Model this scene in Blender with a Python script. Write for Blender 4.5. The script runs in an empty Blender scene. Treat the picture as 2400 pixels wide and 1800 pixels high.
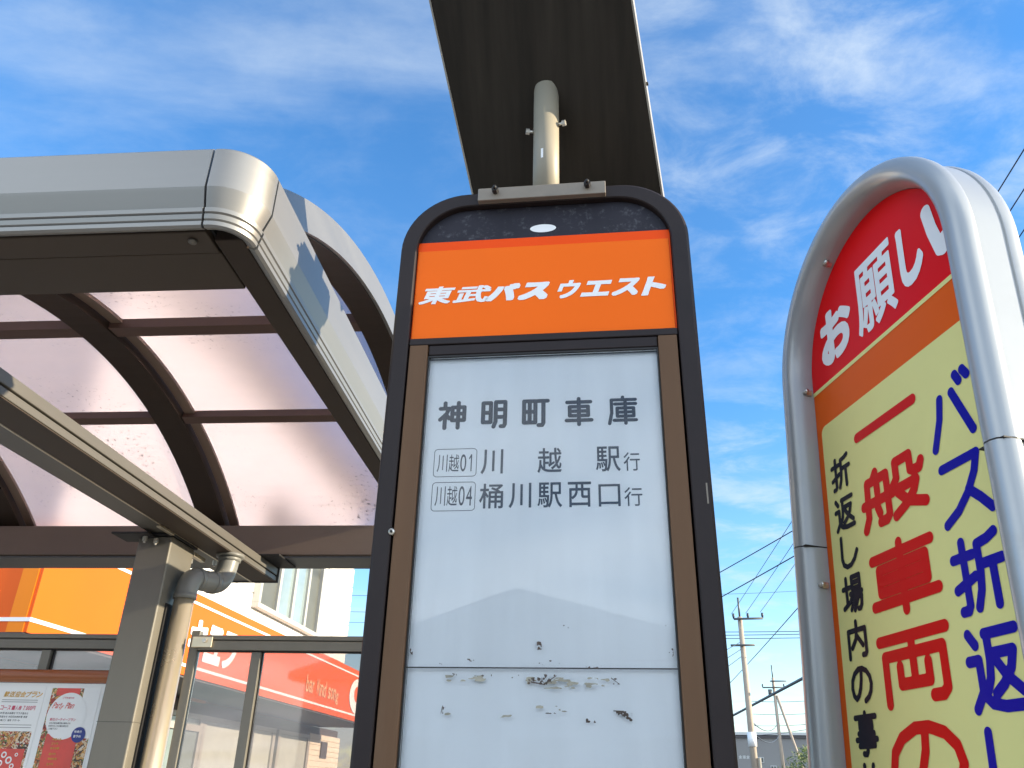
import bpy, math, random
import numpy as np
from mathutils import Vector, Matrix

random.seed(7)
SC = bpy.context.scene
COL = SC.collection
R = math.radians

# ------------------------------------------------------------------ camera
CAMZ = 1.6
pt, ro = 0.4625173, 0.0238888
fw = Vector((0, math.cos(pt), math.sin(pt)))
up0 = Vector((0, -math.sin(pt), math.cos(pt)))
rt0 = Vector((1, 0, 0))
rt = rt0 * math.cos(ro) + up0 * math.sin(ro)
upv = -rt0 * math.sin(ro) + up0 * math.cos(ro)
cd = bpy.data.cameras.new('camera')
cam = bpy.data.objects.new('camera', cd)
COL.objects.link(cam)
cam.matrix_world = Matrix(((rt.x, upv.x, -fw.x, 0), (rt.y, upv.y, -fw.y, 0), (rt.z, upv.z, -fw.z, CAMZ), (0, 0, 0, 1)))
cd.sensor_width = 36
cd.lens = 28.54
cd.clip_start = 0.02
cd.clip_end = 3000
SC.camera = cam

# ------------------------------------------------------------------ light, sky, exposure
SUN_EL = 15.5
SUN_B = 8.8            # degrees from +x towards the viewer (-y)
SUN_STRENGTH = 4.0
SKY_STRENGTH = 0.14
EXPOSURE = 1.45
se, sb = R(SUN_EL), R(SUN_B)
sdir = Vector((math.cos(se) * math.cos(sb), -math.cos(se) * math.sin(sb), math.sin(se)))
ld = bpy.data.lights.new('sun', 'SUN')
ld.energy = SUN_STRENGTH
ld.angle = R(0.5)
ld.color = (1.0, 0.86, 0.64)
lo = bpy.data.objects.new('sun', ld)
COL.objects.link(lo)
lo.rotation_euler = (-sdir).to_track_quat('-Z', 'Y').to_euler()
lo.location = (20, -6, 20)

W = bpy.data.worlds.new('World')
SC.world = W
W.use_nodes = True
wn, wl = W.node_tree.nodes, W.node_tree.links
wn.clear()


def N(nt, typ, **kw):
    n = nt.nodes.new(typ)
    for k_, v_ in kw.items():
        if k_.startswith('i_'):
            key = k_[2:]
            key = int(key) if key.isdigit() else key.replace('_', ' ')
            n.inputs[key].default_value = v_
        else:
            setattr(n, k_, v_)
    return n


def build_world():
    nt = W.node_tree
    L = nt.links.new
    out = N(nt, 'ShaderNodeOutputWorld')
    bg = N(nt, 'ShaderNodeBackground', i_Strength=SKY_STRENGTH)
    sky = N(nt, 'ShaderNodeTexSky')
    sky.sky_type = 'NISHITA'
    sky.sun_disc = False
    sky.sun_elevation = se
    sky.sun_rotation = R(90 + SUN_B)
    sky.altitude = 100
    sky.air_density = 1.0
    sky.dust_density = 0.4
    sky.ozone_density = 1.8
    hs = N(nt, 'ShaderNodeHueSaturation', i_Saturation=1.36, i_Hue=0.505, i_Value=1.0)
    L(sky.outputs[0], hs.inputs['Color'])
    tc = N(nt, 'ShaderNodeTexCoord')
    sep = N(nt, 'ShaderNodeSeparateXYZ')
    L(tc.outputs['Generated'], sep.inputs[0])

    def M(op, a, b=None, c=None, clamp=False):
        m = N(nt, 'ShaderNodeMath', operation=op, use_clamp=clamp)
        for i, v in enumerate((a, b, c)):
            if v is None:
                continue
            if isinstance(v, (int, float)):
                m.inputs[i].default_value = v
            else:
                L(v, m.inputs[i])
        return m.outputs[0]
    x, y, z = sep.outputs
    zz = M('ADD', M('MAXIMUM', z, 0.0), 0.14)
    px = M('DIVIDE', x, zz)
    py = M('DIVIDE', y, zz)
    comb = N(nt, 'ShaderNodeCombineXYZ')
    L(px, comb.inputs[0])
    L(py, comb.inputs[1])

    def noise(rot, scale, loc, ns, det, rough, dist):
        mp = N(nt, 'ShaderNodeMapping')
        mp.inputs['Rotation'].default_value = (0, 0, R(rot))
        mp.inputs['Scale'].default_value = scale
        mp.inputs['Location'].default_value = loc
        L(comb.outputs[0], mp.inputs[0])
        n = N(nt, 'ShaderNodeTexNoise', i_Scale=ns, i_Detail=det, i_Roughness=rough, i_Distortion=dist)
        L(mp.outputs[0], n.inputs['Vector'])
        return n.outputs[0]

    def ramp(v, a, b):
        r = N(nt, 'ShaderNodeMapRange', interpolation_type='SMOOTHSTEP', clamp=True)
        r.inputs['From Min'].default_value = a
        r.inputs['From Max'].default_value = b
        L(v, r.inputs['Value'])
        return r.outputs[0]
    wisp = ramp(noise(-35, (0.55, 1.5, 1), (3.1, 1.2, 0), 1.3, 8, 0.58, 0.6), 0.46, 0.86)
    mott = ramp(noise(20, (1.0, 1.3, 1), (0.3, 5.2, 0), 5.4, 9, 0.62, 0.3), 0.38, 0.78)
    broad = ramp(noise(0, (1, 1, 1), (7.7, 2.2, 0), 0.9, 4, 0.5, 0.2), 0.34, 0.66)
    right = ramp(px, -0.25, 0.95)
    c1 = M('MULTIPLY', wisp, M('MULTIPLY_ADD', broad, 0.46, 0.14))
    c2 = M('MULTIPLY', M('MULTIPLY', mott, M('MULTIPLY_ADD', broad, 0.6, 0.35)), M('MULTIPLY_ADD', right, 0.95, 0.16))
    haze = M('MULTIPLY', M('POWER', M('SUBTRACT', 1.0, M('MAXIMUM', z, 0.0), clamp=True), 6.0), 0.48)
    cov = M('MAXIMUM', M('ADD', M('ADD', c1, c2), M('MULTIPLY_ADD', broad, 0.05, 0.0), clamp=True), haze)
    # low cumulus bank close to the horizon
    n3 = N(nt, 'ShaderNodeTexNoise', i_Scale=22.0, i_Detail=8.0, i_Roughness=0.55)
    mp3 = N(nt, 'ShaderNodeMapping')
    mp3.inputs['Scale'].default_value = (1, 1, 1.8)
    L(tc.outputs['Generated'], mp3.inputs[0])
    L(mp3.outputs[0], n3.inputs['Vector'])
    cu = ramp(M('SUBTRACT', n3.outputs[0], M('MULTIPLY', M('ABSOLUTE', M('SUBTRACT', z, 0.045)), 4.2)), 0.30, 0.46)
    cov2 = M('MAXIMUM', cov, M('MULTIPLY', cu, 0.85), clamp=True)
    mx = N(nt, 'ShaderNodeMix', data_type='RGBA')
    L(M('MULTIPLY', cov2, 0.93), mx.inputs['Factor'])
    L(hs.outputs[0], mx.inputs['A'])
    mx.inputs['B'].default_value = (2.3, 2.6, 2.85, 1)
    # bank of sunlit cloud in the half of the sky behind the viewer
    behind = ramp(M('MULTIPLY', y, -1.0), 0.02, 0.55)
    bank = M('MULTIPLY', behind, ramp(noise(10, (1, 1, 1), (2.2, 4.4, 0), 1.1, 7, 0.55, 0.3), 0.30, 0.62))
    mx2 = N(nt, 'ShaderNodeMix', data_type='RGBA')
    L(M('MULTIPLY', bank, 0.9), mx2.inputs['Factor'])
    L(mx.outputs['Result'], mx2.inputs['A'])
    mx2.inputs['B'].default_value = (7.0, 7.6, 8.1, 1)
    L(mx2.outputs['Result'], bg.inputs['Color'])
    L(bg.outputs[0], out.inputs['Surface'])


build_world()
SC.view_settings.view_transform = 'Standard'
SC.view_settings.look = 'None'
SC.view_settings.gamma = 1.0
SC.view_settings.exposure = EXPOSURE
SC.render.engine = 'CYCLES'
SC.cycles.use_denoising = True
SC.cycles.max_bounces = 8
SC.cycles.transparent_max_bounces = 16
SC.render.film_transparent = False


# ------------------------------------------------------------------ materials
def mat(name, col, rough=0.5, metal=0.0, noise=0.12, nscale=6.0, stretch=(1, 1, 1), bump=0.0, bscale=60.0, coat=0.0,
        dirt=None, dirt_amt=0.0, dirt_scale=3.0, spec=0.5, aniso=0.0):
    m = bpy.data.materials.new(name)
    m.use_nodes = True
    nt = m.node_tree
    L = nt.links.new
    b = nt.nodes['Principled BSDF']
    b.inputs['Roughness'].default_value = rough
    b.inputs['Metallic'].default_value = metal
    b.inputs['Coat Weight'].default_value = coat
    b.inputs['Coat Roughness'].default_value = 0.06
    b.inputs['Specular IOR Level'].default_value = spec
    tc = N(nt, 'ShaderNodeTexCoord')
    mp = N(nt, 'ShaderNodeMapping')
    mp.inputs['Scale'].default_value = stretch
    L(tc.outputs['Object'], mp.inputs[0])
    n = N(nt, 'ShaderNodeTexNoise', i_Scale=nscale, i_Detail=6.0, i_Roughness=0.6)
    L(mp.outputs[0], n.inputs['Vector'])
    mr = N(nt, 'ShaderNodeMapRange')
    mr.inputs['From Min'].default_value = 0.25
    mr.inputs['From Max'].default_value = 0.75
    mr.inputs['To Min'].default_value = 1 - noise
    mr.inputs['To Max'].default_value = 1 + noise
    L(n.outputs[0], mr.inputs['Value'])
    mul = N(nt, 'ShaderNodeVectorMath', operation='SCALE')
    mul.inputs[0].default_value = col[:3]
    L(mr.outputs[0], mul.inputs['Scale'])
    colout = mul.outputs[0]
    if dirt:
        n2 = N(nt, 'ShaderNodeTexNoise', i_Scale=dirt_scale, i_Detail=9.0, i_Roughness=0.7)
        L(mp.outputs[0], n2.inputs['Vector'])
        mr2 = N(nt, 'ShaderNodeMapRange', interpolation_type='SMOOTHSTEP')
        mr2.inputs['From Min'].default_value = 0.52
        mr2.inputs['From Max'].default_value = 0.78
        mr2.inputs['To Max'].default_value = dirt_amt
        L(n2.outputs[0], mr2.inputs['Value'])
        mx = N(nt, 'ShaderNodeMix', data_type='RGBA')
        L(mr2.outputs[0], mx.inputs['Factor'])
        L(colout, mx.inputs['A'])
        mx.inputs['B'].default_value = (*dirt, 1)
        colout = mx.outputs['Result']
    L(colout, b.inputs['Base Color'])
    mr3 = N(nt, 'ShaderNodeMapRange')
    mr3.inputs['To Min'].default_value = max(0.02, rough - 0.07)
    mr3.inputs['To Max'].default_value = min(1, rough + 0.07)
    L(n.outputs[0], mr3.inputs['Value'])
    L(mr3.outputs[0], b.inputs['Roughness'])
    if bump:
        n4 = N(nt, 'ShaderNodeTexNoise', i_Scale=bscale, i_Detail=4.0)
        L(mp.outputs[0], n4.inputs['Vector'])
        bp = N(nt, 'ShaderNodeBump', i_Strength=bump, i_Distance=0.002)
        L(n4.outputs[0], bp.inputs['Height'])
        L(bp.outputs[0], b.inputs['Normal'])
    return m


def pane_mat(name, tint, gloss=0.08, veil=0.15, veil_col=(0.7, 0.68, 0.66), rough=0.03, spots=0.0, transl=False, ior=1.5, noise=0.25):
    """clear or hazy sheet: transparent + a little diffuse veil + fresnel gloss"""
    m = bpy.data.materials.new(name)
    m.use_nodes = True
    nt = m.node_tree
    L = nt.links.new
    nt.nodes.clear()
    out = N(nt, 'ShaderNodeOutputMaterial')
    tr = N(nt, 'ShaderNodeBsdfTransparent')
    tr.inputs[0].default_value = (*tint, 1)
    if transl:
        df = N(nt, 'ShaderNodeBsdfTranslucent')
    else:
        df = N(nt, 'ShaderNodeBsdfDiffuse')
    df.inputs[0].default_value = (*veil_col, 1)
    tc = N(nt, 'ShaderNodeTexCoord')
    n = N(nt, 'ShaderNodeTexNoise', i_Scale=2.2, i_Detail=7.0, i_Roughness=0.6)
    L(tc.outputs['Object'], n.inputs['Vector'])
    mr = N(nt, 'ShaderNodeMapRange')
    mr.inputs['From Min'].default_value = 0.3
    mr.inputs['From Max'].default_value = 0.7
    mr.inputs['To Min'].default_value = veil * (1 - noise)
    mr.inputs['To Max'].default_value = veil * (1 + noise)
    L(n.outputs[0], mr.inputs['Value'])
    mx = N(nt, 'ShaderNodeMixShader')
    L(mr.outputs[0], mx.inputs[0])
    L(tr.outputs[0], mx.inputs[1])
    L(df.outputs[0], mx.inputs[2])
    last = mx
    if spots:
        n2 = N(nt, 'ShaderNodeTexNoise', i_Scale=70.0, i_Detail=3.0)
        L(tc.outputs['Object'], n2.inputs['Vector'])
        n3 = N(nt, 'ShaderNodeTexNoise', i_Scale=2.6, i_Detail=3.0)
        L(tc.outputs['Object'], n3.inputs['Vector'])
        a = N(nt, 'ShaderNodeMapRange', interpolation_type='SMOOTHSTEP')
        a.inputs['From Min'].default_value = 0.64
        a.inputs['From Max'].default_value = 0.72
        L(n2.outputs[0], a.inputs['Value'])
        b2 = N(nt, 'ShaderNodeMapRange', interpolation_type='SMOOTHSTEP')
        b2.inputs['From Min'].default_value = 0.52
        b2.inputs['From Max'].default_value = 0.66
        b2.inputs['To Max'].default_value = spots
        L(n3.outputs[0], b2.inputs['Value'])
        mm = N(nt, 'ShaderNodeMath', operation='MULTIPLY')
        L(a.outputs[0], mm.inputs[0])
        L(b2.outputs[0], mm.inputs[1])
        dd = N(nt, 'ShaderNodeBsdfDiffuse')
        dd.inputs[0].default_value = (0.06, 0.055, 0.06, 1)
        mx3 = N(nt, 'ShaderNodeMixShader')
        L(mm.outputs[0], mx3.inputs[0])
        L(last.outputs[0], mx3.inputs[1])
        L(dd.outputs[0], mx3.inputs[2])
        last = mx3
    gl = N(nt, 'ShaderNodeBsdfGlossy')
    gl.inputs['Roughness'].default_value = rough
    fr = N(nt, 'ShaderNodeFresnel', i_IOR=ior)
    add = N(nt, 'ShaderNodeMath', operation='ADD', use_clamp=True)
    L(fr.outputs[0], add.inputs[0])
    add.inputs[1].default_value = gloss - 0.04
    mx2 = N(nt, 'ShaderNodeMixShader')
    L(add.outputs[0], mx2.inputs[0])
    L(last.outputs[0], mx2.inputs[1])
    L(gl.outputs[0], mx2.inputs[2])
    L(mx2.outputs[0], out.inputs[0])
    return m


MT = dict(
    hazed=mat('glass_hazed_lettering', (0.80, 0.42, 0.22), 0.5, 0, 0.2, 8),  # paler orange: haze of the shelter glass mixed into the letter colour
    alu=mat('champagne_aluminium', (0.245, 0.24, 0.23), 0.40, 0.55, 0.05, 3, (0.4, 0.4, 6)),
    alu_post=mat('bronze_aluminium', (0.168, 0.156, 0.130), 0.42, 0.35, 0.07, 4, (3, 3, 0.5), dirt=(0.13, 0.115, 0.09), dirt_amt=0.4),
    alu_arm=mat('bronze_aluminium_arm', (0.135, 0.124, 0.105), 0.45, 0.35, 0.07, 4, (3, 0.5, 3)),
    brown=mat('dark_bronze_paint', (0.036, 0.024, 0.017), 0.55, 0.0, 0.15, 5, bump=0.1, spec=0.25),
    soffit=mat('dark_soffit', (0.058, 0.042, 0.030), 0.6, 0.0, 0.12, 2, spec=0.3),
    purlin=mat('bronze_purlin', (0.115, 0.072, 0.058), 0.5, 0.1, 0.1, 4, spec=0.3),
    flange=mat('bronze_flange', (0.20, 0.14, 0.105), 0.5, 0.2, 0.1, 4),  # lighter bronze of the rib flanges
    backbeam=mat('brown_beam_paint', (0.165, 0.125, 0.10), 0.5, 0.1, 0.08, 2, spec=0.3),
    grey=mat('grey_steel', (0.11, 0.115, 0.115), 0.5, 0.3, 0.1, 3),
    pipe=mat('champagne_pipe', (0.66, 0.57, 0.42), 0.30, 0.7, 0.04, 4),
    pvc=mat('grey_pvc', (0.165, 0.165, 0.15), 0.42, 0.0, 0.08, 8),
    steel=mat('zinc_bolt', (0.62, 0.60, 0.55), 0.35, 0.8, 0.15, 40),
    black=mat('black_rubber', (0.012, 0.011, 0.011), 0.6, 0, 0.1, 20),
    glass=pane_mat('shelter_glass', (0.78, 0.72, 0.70), 0.08, 0.17, (0.46, 0.43, 0.43), 0.03),
    frame=mat('sign_dark_frame', (0.022, 0.0155, 0.0155), 0.45, 0.0, 0.15, 12, bump=0.06, spec=0.22),
    header=mat('weathered_black_panel', (0.024, 0.023, 0.032), 0.6, 0, 0.2, 10, dirt=(0.20, 0.20, 0.22), dirt_amt=0.45, dirt_scale=70, spec=0.2),
    orange=mat('orange_vinyl', (0.92, 0.145, 0.004), 0.4, 0, 0.03, 3, spec=0.15),
    orange2=mat('old_orange_vinyl', (0.88, 0.075, 0.002), 0.4, 0, 0.03, 3, spec=0.15),
    white=mat('white_lettering', (0.80, 0.80, 0.80), 0.4, 0, 0.03, 9),
    stile=mat('brown_door_stile', (0.125, 0.068, 0.036), 0.5, 0.0, 0.12, 5, (4, 4, 0.4), dirt=(0.21, 0.14, 0.09), dirt_amt=0.2, dirt_scale=4, spec=0.2),
    board=mat('white_board', (0.86, 0.90, 0.92), 0.5, 0, 0.07, 3, (5, 1, 0.5)),  # upright streaks stand for glare on the cover, put into the colour
    ink=mat('grey_ink', (0.030, 0.042, 0.065), 0.6, 0, 0.3, 30, spec=0.1),
    ink2=mat('dark_ink', (0.020, 0.028, 0.045), 0.6, 0, 0.5, 26, spec=0.1),
    cover=pane_mat('acrylic_cover', (0.995, 0.995, 0.998), 0.04, 0.025, (0.62, 0.68, 0.74), 0.02, noise=0.6, ior=1.36),
    residue=mat('tape_residue', (0.27, 0.255, 0.205), 0.8, 0, 0.4, 60),
    residue_dark=mat('dark_tape_scrap', (0.07, 0.05, 0.04), 0.8, 0, 0.5, 60),
    bracket=mat('bracket_paint', (0.21, 0.18, 0.145), 0.5, 0.1, 0.15, 14, dirt=(0.1, 0.06, 0.04), dirt_amt=0.35, dirt_scale=20),
    cream=mat('cream_pole_paint', (0.30, 0.27, 0.21), 0.45, 0, 0.05, 6, dirt=(0.26, 0.22, 0.16), dirt_amt=0.3, spec=0.3),
    panelback=mat('solar_panel_back', (0.027, 0.022, 0.017), 0.6, 0, 0.45, 3, (9, 0.5, 1), spec=0.2),
    panelrim=mat('solar_panel_rim', (0.40, 0.38, 0.34), 0.4, 0.5, 0.08, 6),
    cells=mat('solar_cells', (0.01, 0.015, 0.06), 0.15, 0, 0.2, 20, coat=0.6),
    shell=mat('white_sign_shell', (0.36, 0.375, 0.385), 0.32, 0.25, 0.05, 4, coat=0.12, dirt=(0.26, 0.25, 0.23), dirt_amt=0.4, dirt_scale=6),
    red=mat('red_vinyl', (0.72, 0.002, 0.004), 0.4, 0, 0.04, 4, spec=0.12),
    dorange=mat('deep_orange_vinyl', (0.74, 0.105, 0.002), 0.4, 0, 0.04, 4, spec=0.12),
    yellow=mat('yellow_vinyl', (0.76, 0.71, 0.28), 0.4, 0, 0.05, 4, spec=0.12, dirt=(0.62, 0.58, 0.26), dirt_amt=0.35, dirt_scale=3),
    tred=mat('red_letter_vinyl', (0.62, 0.003, 0.004), 0.4, 0, 0.04, 4, spec=0.12),
    tblue=mat('blue_letter_vinyl', (0.004, 0.005, 0.30), 0.4, 0, 0.04, 4, spec=0.12),
    tblack=mat('black_letter_vinyl', (0.008, 0.011, 0.022), 0.4, 0, 0.04, 4, spec=0.12),
    siding=mat('white_siding', (0.86, 0.85, 0.82), 0.6, 0, 0.03, 2),
    sorange=mat('store_orange', (0.74, 0.105, 0.003), 0.4, 0, 0.05, 1.2, spec=0.2),
    sorange2=mat('store_orange_trim', (0.80, 0.22, 0.006), 0.4, 0, 0.05, 1.2, spec=0.2),
    swhite=mat('store_white_stripe', (0.80, 0.80, 0.80), 0.4, 0, 0.03, 3),
    dkwall=mat('dark_grey_wall', (0.10, 0.095, 0.10), 0.7, 0, 0.1, 2),
    cwall=mat('cream_siding', (0.72, 0.66, 0.54), 0.6, 0, 0.05, 3),
    wframe=mat('window_frame', (0.40, 0.39, 0.36), 0.4, 0.2, 0.05, 5),
    wglass=mat('window_glass', (0.20, 0.25, 0.25), 0.08, 0, 0.25, 1.5, coat=0.8),
    curtain=mat('pale_blinds', (0.42, 0.46, 0.43), 0.5, 0, 0.1, 4, coat=0.3),
    shutter=mat('dark_screen', (0.09, 0.095, 0.085), 0.5, 0, 0.2, 2),
    wood=mat('varnished_wood', (0.30, 0.085, 0.02), 0.22, 0, 0.25, 4, (0.5, 6, 6), coat=0.6),
    paper=mat('white_paper', (0.76, 0.78, 0.78), 0.35, 0, 0.04, 6, coat=0.3),
    gold=mat('gold_print', (0.58, 0.33, 0.05), 0.5, 0, 0.25, 30),
    pink=mat('crimson_print', (0.55, 0.06, 0.12), 0.5, 0, 0.15, 30),
    pred=mat('red_print', (0.62, 0.03, 0.015), 0.4, 0, 0.2, 14, coat=0.3),
    pblue=mat('blue_print', (0.012, 0.03, 0.24), 0.4, 0, 0.2, 20),
    pgrey=mat('grey_print', (0.12, 0.13, 0.14), 0.6, 0, 0.3, 60),
    concrete=mat('concrete_pole', (0.36, 0.30, 0.24), 0.8, 0, 0.12, 4, (2, 2, 0.4)),
    wire=mat('cable_black', (0.04, 0.05, 0.07), 0.5, 0, 0.05, 5),
    wareh=mat('grey_cladding', (0.24, 0.235, 0.23), 0.7, 0, 0.06, 0.3),
    wareh2=mat('light_roof_edge', (0.52, 0.53, 0.52), 0.6, 0, 0.05, 0.3),
    asphalt=mat('asphalt', (0.055, 0.054, 0.052), 0.9, 0, 0.25, 6, bump=0.4),
    paving=mat('concrete_paving', (0.34, 0.32, 0.29), 0.85, 0, 0.12, 5, bump=0.2),
    bark=mat('bark', (0.10, 0.07, 0.05), 0.9, 0, 0.2, 8),
)


def frosted_mat():
    m = bpy.data.materials.new('frosted_polycarbonate')
    m.use_nodes = True
    nt = m.node_tree
    L = nt.links.new
    nt.nodes.clear()
    out = N(nt, 'ShaderNodeOutputMaterial')
    rf = N(nt, 'ShaderNodeBsdfRefraction', i_Roughness=0.27, i_IOR=1.14)
    rf.inputs[0].default_value = (0.74, 0.70, 0.76, 1)
    tr = N(nt, 'ShaderNodeBsdfTranslucent')
    tr.inputs[0].default_value = (0.66, 0.515, 0.42, 1)
    df = N(nt, 'ShaderNodeBsdfDiffuse')
    df.inputs[0].default_value = (0.10, 0.09, 0.09, 1)
    tc = N(nt, 'ShaderNodeTexCoord')
    n = N(nt, 'ShaderNodeTexNoise', i_Scale=1.6, i_Detail=5.0)
    L(tc.outputs['Object'], n.inputs['Vector'])
    mr = N(nt, 'ShaderNodeMapRange')
    mr.inputs['From Min'].default_value = 0.3
    mr.inputs['From Max'].default_value = 0.7
    mr.inputs['To Min'].default_value = 0.32
    mr.inputs['To Max'].default_value = 0.42
    L(n.outputs[0], mr.inputs['Value'])
    mx = N(nt, 'ShaderNodeMixShader')
    L(mr.outputs[0], mx.inputs[0])
    L(rf.outputs[0], mx.inputs[1])
    L(tr.outputs[0], mx.inputs[2])
    n2 = N(nt, 'ShaderNodeTexNoise', i_Scale=75.0, i_Detail=3.0)
    L(tc.outputs['Object'], n2.inputs['Vector'])
    n3 = N(nt, 'ShaderNodeTexNoise', i_Scale=2.6, i_Detail=3.0)
    L(tc.outputs['Object'], n3.inputs['Vector'])
    a = N(nt, 'ShaderNodeMapRange', interpolation_type='SMOOTHSTEP')
    a.inputs['From Min'].default_value = 0.60
    a.inputs['From Max'].default_value = 0.72
    L(n2.outputs[0], a.inputs['Value'])
    b2 = N(nt, 'ShaderNodeMapRange', interpolation_type='SMOOTHSTEP')
    b2.inputs['From Min'].default_value = 0.47
    b2.inputs['From Max'].default_value = 0.66
    b2.inputs['To Max'].default_value = 0.8
    L(n3.outputs[0], b2.inputs['Value'])
    mm = N(nt, 'ShaderNodeMath', operation='MULTIPLY')
    L(a.outputs[0], mm.inputs[0])
    L(b2.outputs[0], mm.inputs[1])
    mx3 = N(nt, 'ShaderNodeMixShader')
    L(mm.outputs[0], mx3.inputs[0])
    L(mx.outputs[0], mx3.inputs[1])
    L(df.outputs[0], mx3.inputs[2])
    L(mx3.outputs[0], out.inputs[0])
    return m


MT['poly'] = frosted_mat()


def food_mat():
    m = bpy.data.materials.new('food_photo_print')
    m.use_nodes = True
    nt = m.node_tree
    L = nt.links.new
    b = nt.nodes['Principled BSDF']
    b.inputs['Roughness'].default_value = 0.35
    tc = N(nt, 'ShaderNodeTexCoord')
    v = N(nt, 'ShaderNodeTexVoronoi', i_Scale=95.0)
    n = N(nt, 'ShaderNodeTexNoise', i_Scale=30.0, i_Detail=3.0)
    L(tc.outputs['Object'], n.inputs['Vector'])
    va = N(nt, 'ShaderNodeMix', data_type='VECTOR')
    va.inputs['Factor'].default_value = 0.12
    L(tc.outputs['Object'], va.inputs['A'])
    L(n.outputs[1], va.inputs['B'])
    L(va.outputs['Result'], v.inputs['Vector'])
    sp = N(nt, 'ShaderNodeSeparateColor')
    L(v.outputs['Color'], sp.inputs[0])
    cr = N(nt, 'ShaderNodeValToRGB')
    e = cr.color_ramp
    e.interpolation = 'CONSTANT'
    cols = [(0.05, 0.02, 0.01), (0.45, 0.14, 0.03), (0.62, 0.48, 0.30), (0.32, 0.03, 0.015), (0.55, 0.28, 0.06), (0.10, 0.16, 0.03), (0.66, 0.58, 0.48)]
    e.elements[0].color = (*cols[0], 1)
    e.elements[1].position = 0.14
    e.elements[1].color = (*cols[1], 1)
    for i, c in enumerate(cols[2:]):
        q = e.elements.new(0.30 + 0.14 * i)
        q.color = (*c, 1)
    L(sp.outputs[0], cr.inputs[0])
    L(cr.outputs[0], b.inputs['Base Color'])
    return m


MT['food'] = food_mat()


def leaf_mat(name, c1, c2):
    m = bpy.data.materials.new(name)
    m.use_nodes = True
    nt = m.node_tree
    L = nt.links.new
    b = nt.nodes['Principled BSDF']
    b.inputs['Roughness'].default_value = 0.55
    gi = N(nt, 'ShaderNodeTexCoord')
    n = N(nt, 'ShaderNodeTexNoise', i_Scale=1.4, i_Detail=6.0)
    L(gi.outputs['Object'], n.inputs['Vector'])
    mr = N(nt, 'ShaderNodeMapRange')
    mr.inputs['From Min'].default_value = 0.35
    mr.inputs['From Max'].default_value = 0.65
    L(n.outputs[0], mr.inputs['Value'])
    mx = N(nt, 'ShaderNodeMix', data_type='RGBA')
    L(mr.outputs[0], mx.inputs['Factor'])
    mx.inputs['A'].default_value = (*c1, 1)
    mx.inputs['B'].default_value = (*c2, 1)
    L(mx.outputs['Result'], b.inputs['Base Color'])
    return m


MT['leaf'] = leaf_mat('leaf_green', (0.035, 0.07, 0.012), (0.12, 0.16, 0.03))


# ------------------------------------------------------------------ mesh helpers
class MB:
    def __init__(s):
        s.v, s.f, s.sm = [], [], []
        s.marks = []

    def add(s, vs, fs, smooth=False):
        o = len(s.v)
        s.marks.append((o, len(s.f)))
        s.v += [tuple(p) for p in vs]
        for f in fs:
            s.f.append(tuple(i + o for i in f))
            s.sm.append(smooth)
        return s

    def box(s, x0, x1, y0, y1, z0, z1):
        x0, x1 = min(x0, x1), max(x0, x1)
        y0, y1 = min(y0, y1), max(y0, y1)
        z0, z1 = min(z0, z1), max(z0, z1)
        return s.add([(x0, y0, z0), (x1, y0, z0), (x1, y1, z0), (x0, y1, z0), (x0, y0, z1), (x1, y0, z1), (x1, y1, z1), (x0, y1, z1)],
                     [(0, 3, 2, 1), (4, 5, 6, 7), (0, 1, 5, 4), (1, 2, 6, 5), (2, 3, 7, 6), (3, 0, 4, 7)])

    def loft(s, rings, closed_ring=True, caps=True, smooth=False, closed_path=False):
        n = len(rings[0])
        vs = [p for r_ in rings for p in r_]
        fs = []
        m = len(rings)
        for i in range(m if closed_path else m - 1):
            a, b = i * n, ((i + 1) % m) * n
            for j in range(n if closed_ring else n - 1):
                k = (j + 1) % n
                fs.append((a + j, a + k, b + k, b + j))
        if caps and not closed_path:
            fs.append(tuple(range(n - 1, -1, -1)))
            fs.append(tuple((m - 1) * n + j for j in range(n)))
        return s.add(vs, fs, smooth)

    def tube(s, pts, r, seg=16, caps=True, smooth=True):
        pts = [Vector(p) for p in pts]
        rs = r if isinstance(r, (list, tuple)) else [r] * len(pts)
        rings = []
        t0 = (pts[1] - pts[0]).normalized()
        ref = Vector((0, 0, 1)) if abs(t0.z) < 0.9 else Vector((1, 0, 0))
        u = t0.cross(ref).normalized()
        for i, p in enumerate(pts):
            t = (pts[min(i + 1, len(pts) - 1)] - pts[max(i - 1, 0)]).normalized()
            u = (u - t * u.dot(t)).normalized()
            w = t.cross(u)
            rings.append([p + (u * math.cos(2 * math.pi * j / seg) + w * math.sin(2 * math.pi * j / seg)) * rs[i] for j in range(seg)])
        return s.loft(rings, True, caps, smooth)

    def build(s, name, m, parent=None, bevel=0.0, bseg=2, auto=True):
        me = bpy.data.meshes.new(name)
        me.from_pydata(s.v, [], s.f)
        me.polygons.foreach_set('use_smooth', s.sm)
        me.materials.append(MT[m] if isinstance(m, str) else m)
        me.update()
        o = bpy.data.objects.new(name, me)
        COL.objects.link(o)
        if parent:
            o.parent = parent
        if bevel:
            bm_ = o.modifiers.new('bevel', 'BEVEL')
            bm_.width = bevel
            bm_.segments = bseg
            bm_.limit_method = 'ANGLE'
            bm_.angle_limit = R(40)
        return o


def build_each(mb, name, m, parent=None, bevel=0.0, per=1):
    """every `per` added pieces become one part of their own"""
    out = []
    ends = mb.marks[1:] + [(len(mb.v), len(mb.f))]
    for i in range(0, len(mb.marks), per):
        v0, f0 = mb.marks[i]
        v1, f1 = ends[min(i + per, len(ends)) - 1]
        q = MB()
        q.v = mb.v[v0:v1]
        q.f = [tuple(a - v0 for a in f) for f in mb.f[f0:f1]]
        q.sm = mb.sm[f0:f1]
        out.append(q.build(name, m, parent, bevel))
    return out


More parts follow.
